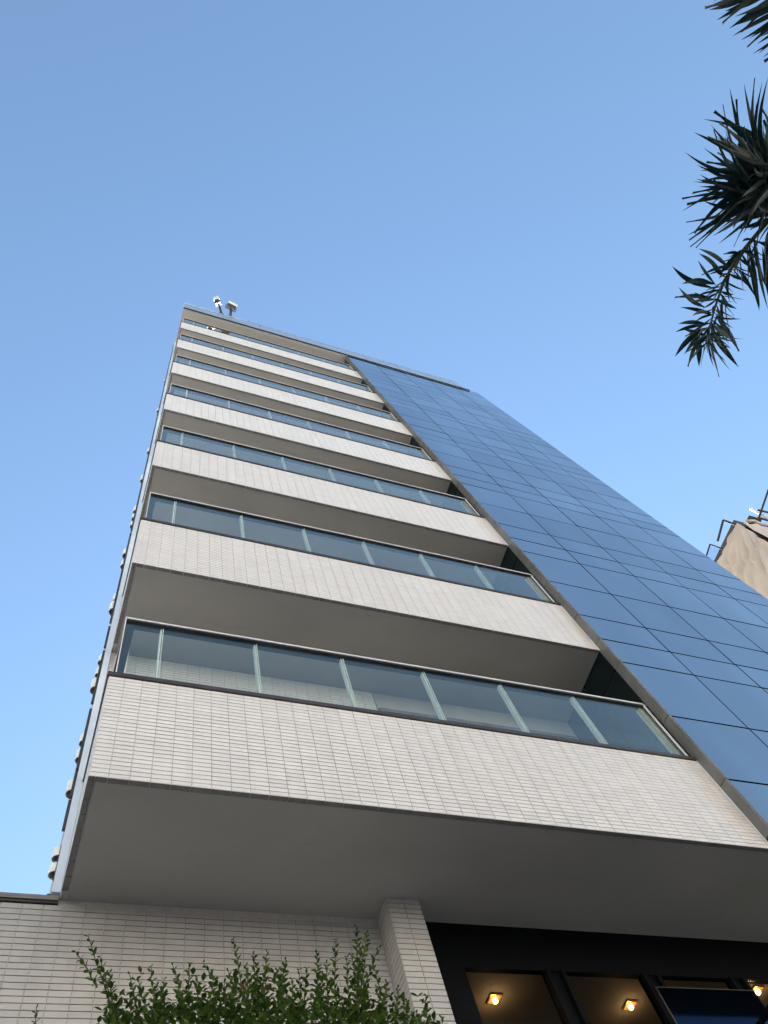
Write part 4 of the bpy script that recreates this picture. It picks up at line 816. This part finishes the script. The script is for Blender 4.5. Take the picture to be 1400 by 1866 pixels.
sc = empty('scaffold_frame', (13.8, -0.1, 17.24), 'dark scaffold poles standing out from the corner of the draped building', 'scaffolding')
def pole(a, b_, r=0.028, name='pole', m=None):
    V, F = tube([a, b_], r, 8)
    return obj(name, mesh(name, V, F, m or FLOODB), sc)
pole((14.03, -0.091, 17.27), (13.544, -0.117, 17.30))
pole((13.544, -0.117, 17.30), (13.668, 0.433, 17.30))
pole((13.498, 0.564, 17.30), (14.002, 0.605, 17.30), 0.02)
pole((13.498, 0.564, 17.30), (13.56, 0.95, 17.30), 0.02)
pole((14.0, 0.5, 17.27), (14.0, 0.93, 17.27), 0.025)
pole((14.63, -0.205, 17.4), (14.48, -1.15, 17.4), 0.024)
pole((14.49, -0.57, 17.42), (15.5, -0.60, 17.42), 0.026)
pole((14.55, -0.40, 17.37), (15.5, -0.36, 17.37), 0.026)
pole((14.71, -0.47, 17.1), (14.71, -0.47, 17.95), 0.035, 'thick_pole', RAILTOP)
part('plank', [(14.22, 14.62, -0.40, -0.13, 17.30, 17.33)], DARK, sc)
part('plank', [(14.05, 14.5, -0.13, 0.0, 17.235, 17.26)], DARK, sc)
V, F = boxes([(13.52, 13.98, 0.60, 1.3, 17.285, 17.292)])
obj('mesh_panel', mesh('mesh_panel', V, F, clear_glass('pale_mesh_panel', (0.90, 0.90, 0.92), 1.2)), sc)
V, F = tube([(14.18, -0.25, 17.27), (14.42, -0.30, 17.30), (14.6, -0.27, 17.28), (14.95, -0.28, 17.32)], 0.045, 7)
obj('rolled_sheet', mesh('rolled_sheet', V, F, SHEET, True), sc)

# ------------------------------------------------------------------ palm
palm = empty('palm_tree', (3.6, -4.7, 0), 'dark palm with narrow drooping leaflets at the upper right edge', 'palm')
def blade(base, tip, w, droop=0.06, fold=0.25, blunt=0.0):
    base, tip = Vector(base), Vector(tip)
    d = tip - base
    L_ = d.length
    dn = d.normalized()
    n = Vector((random.uniform(-.5, .5), random.uniform(-.5, .5), 1)).normalized()
    side = dn.cross(n).normalized()
    nn = side.cross(dn).normalized()
    bend = side * random.uniform(-0.06, 0.06) * L_
    V, F = [], []
    K = 9
    for i in range(K + 1):
        t = i / K
        c = base + d * t + Vector((0, 0, 1)) * droop * L_ * math.sin(math.pi * t) + bend * math.sin(math.pi * t)
        prof = (min(1, t / 0.35) ** 0.6) * (max(0.0, 1 - max(0, (t - 0.45) / 0.55) ** 1.7))
        prof = max(prof, 0.12 if t < .5 else (blunt if t > 0.9 else 0.03))
        hw = w / 2 * prof
        V += [c - side * hw + nn * hw * fold, c, c + side * hw + nn * hw * fold]
    for i in range(K):
        a = 3 * i
        F += [(a, a + 1, a + 4, a + 3), (a + 1, a + 2, a + 5, a + 4)]
    return V, F
def frond(stem_pts, radii, leaflets):
    V, F = tube(stem_pts, radii, 6)
    st = obj('frond', mesh('frond', V, F, STEM), palm)
    for l in leaflets:
        V, F = blade(l[0:3], l[3:6], l[6], random.uniform(0.0, 0.10), random.uniform(0.1, 0.5), random.choice((0.03, 0.03, 0.03, 0.3, 0.45)))
        obj('leaflet', mesh('leaflet', V, F, PALM, True), st)
V, F = tube([(3.6, -4.7, 0), (3.62, -4.72, 2), (3.56, -4.7, 4), (3.45, -4.66, 5.7), (3.32, -4.64, 6.15)], [0.13, 0.11, 0.10, 0.09, 0.06], 14)
obj('trunk', mesh('trunk', V, F, BARK), palm)
frond([(3.32, -4.64, 6.1), (3.26, -4.62, 6.18), (3.20, -4.58, 6.2)], [0.03, 0.02, 0.012], CROWN_LEAVES)
frond([(3.34, -4.62, 6.1)] + [tuple(p) for p in DROOP_STEM], [0.02, 0.016, 0.013, 0.011, 0.009, 0.007, 0.005, 0.003], DROOP_FROND)
tb = [Vector(l[0:3]) for l in TOP_FROND]
cx = sum(tb, Vector()) / len(tb)
frond([(3.34, -4.66, 6.15), (3.45, -4.9, 6.6), (3.4, -5.3, 6.9), tuple(cx), tuple(cx + Vector((-.35, -.5, .02)))], [0.02, 0.016, 0.014, 0.01, 0.005], TOP_FROND)

# ------------------------------------------------------------------ shrub
shrub = empty('leafy_shrub', (0.42, -1.95, 0), 'green small-leaved shrub with tall twigs in front of the tiled wall', 'shrub')
def leaf_proto(L_, w):
    V = [(0, 0, 0), (0.25 * L_, w * .40, .06 * L_), (.55 * L_, w * .5, .07 * L_), (.85 * L_, w * .25, .03 * L_), (L_, 0, -.04 * L_),
         (.85 * L_, -w * .25, .03 * L_), (.55 * L_, -w * .5, .07 * L_), (.25 * L_, -w * .40, .06 * L_), (.3 * L_, 0, 0), (.65 * L_, 0, .0)]
    F = [(0, 8, 1), (8, 9, 2, 1), (9, 3, 2), (9, 4, 3), (0, 7, 8), (8, 7, 6, 9), (9, 6, 5), (9, 5, 4)]
    return V, F
lm = []
for q in range(6):
    V, F = leaf_proto(random.uniform(0.0125, 0.0175), random.uniform(0.0068, 0.0092))
    lm.append((V, F, mesh('leaf', V, F, LEAF)))
budget = [300]
stuffV, stuffF = [], []
def put_leaf(parent, pos, d, upv, s=1.0, single=True):
    d = d.normalized()
    y = upv.cross(d)
    if y.length < 1e-3:
        y = Vector((0, 1, 0))
    y.normalize()
    z = d.cross(y)
    m = Matrix((d, y, z)).transposed().to_4x4()
    m = m @ Matrix.Scale(s, 4)
    m.translation = pos
    V, F, me = random.choice(lm)
    if single and budget[0] > 0:
        budget[0] -= 1
        o = obj('leaf', me, parent)
        o.matrix_local = m
    else:
        n = len(stuffV)
        stuffV.extend([m @ Vector(v) for v in V])
        stuffF.extend([tuple(i + n for i in f) for f in F])
def twig(tip, base, first=True):
    tip, base = Vector(tip), Vector(base)
    d = tip - base
    side = d.cross(Vector((random.uniform(-1, 1), random.uniform(-1, 1), 0.2))).normalized()
    b_ = random.uniform(-0.07, 0.07) * d.length
    K = 12
    pts = [base + d * (i / K) + side * b_ * math.sin(math.pi * i / K) + Vector((random.gauss(0, .001), random.gauss(0, .001), 0)) for i in range(K + 1)]
    V, F = tube(pts, [0.0022 - 0.0014 * i / K for i in range(K + 1)], 5)
    tw = obj('twig', mesh('twig', V, F, STEM), shrub)
    L_ = d.length
    s = L_
    ph = random.uniform(0, 3)
    while s > 0.0:
        t = s / L_
        c = base + d * t + side * b_ * math.sin(math.pi * t)
        dn = d.normalized()
        a = dn.orthogonal().normalized()
        a.rotate(Matrix.Rotation(ph, 3, dn))
        ph += 1.35
        k = 0.55 + 0.45 * min(1, (L_ - s) / 0.04)
        for sg in (1, -1):
            ld = dn * random.uniform(.5, .95) + a * sg + Vector((0, 0, random.uniform(-.15, .2)))
            put_leaf(tw, c, ld, dn + Vector((random.uniform(-.3, .3), random.uniform(-.3, .3), 0)), k * random.uniform(.85, 1.1))
        s -= random.uniform(0.0085, 0.0125)
    return tw
for q in TWIGS:
    twig(q[0:3], q[3:6])
# short side shoots and the dense crown
def crown_top(x, y):
    e = max(0.0, abs(x - 0.385) - 0.22) / 0.12
    return 2.752 + 0.018 * math.sin(x * 31 + y * 9) + 0.012 * math.sin(x * 67) - 0.10 * e * e - 0.25 * (y + 1.95) ** 2 / 0.05
keep, budget[0] = budget[0], 0
for k in range(360):
    x, y = random.uniform(0.05, 0.78), random.uniform(-2.15, -1.75)
    top = crown_top(x, y)
    tip = Vector((x + random.gauss(0, .01), y, top + random.uniform(-0.02, 0.05) * (1 if random.random() < .8 else 1.5)))
    b_ = tip - Vector((random.gauss(0, .02), random.gauss(0, .02), random.uniform(.06, .12)))
    n = 7
    ph = random.uniform(0, 6)
    for i in range(n):
        c = b_.lerp(tip, i / (n - 1))
        ph += 1.4
        for sg in (0, math.pi):
            put_leaf(None, c, Vector((math.cos(ph + sg), math.sin(ph + sg), random.uniform(.3, .9))), Vector((0, 0, 1)), random.uniform(.7, 1.1))
for k in range(11000):
    x, y = random.uniform(0.04, 0.78), random.gauss(-1.95, .11)
    dz = random.random() ** 1.6 * 0.6
    pos = Vector((x, y, crown_top(x, y) - 0.02 - dz))
    put_leaf(None, pos, Vector((random.gauss(0, 1), random.gauss(0, 1), random.uniform(-.2, 1))), Vector((random.gauss(0, .4), random.gauss(0, .4), 1)), random.uniform(.8, 1.15))
budget[0] = keep
fo = obj('foliage', mesh('foliage', stuffV, stuffF, LEAF), shrub, kind='stuff')
parts_ = []
for k in range(9):
    a = k * 0.72
    parts_.append(tube([(0.44 + .04 * math.cos(a), -1.95 + .04 * math.sin(a), 0), (0.44 + .12 * math.cos(a), -1.95 + .1 * math.sin(a), 1.2),
                        (0.44 + .3 * math.cos(a), -1.95 + .22 * math.sin(a), 2.4)], [0.02, 0.014, 0.005], 7))
V, F = join(parts_)
obj('stem', mesh('stem', V, F, BARK), shrub)
for p in BLOSSOMS:
    p = Vector(p)
    V, F = [], []
    for k in range(16):
        a = random.uniform(0, 6.28)
        d = Vector((math.cos(a), math.sin(a), random.uniform(-.3, 1.0))).normalized() * random.uniform(.010, .020)
        sd = d.cross(Vector((0, 0, 1))).normalized() * random.uniform(.0012, .0024)
        n = len(V)
        V += [p, p + d * .6 + sd, p + d, p + d * .6 - sd]
        F.append((n, n + 1, n + 2, n + 3))
    obj('blossom', mesh('blossom', V, F, PETAL), shrub)
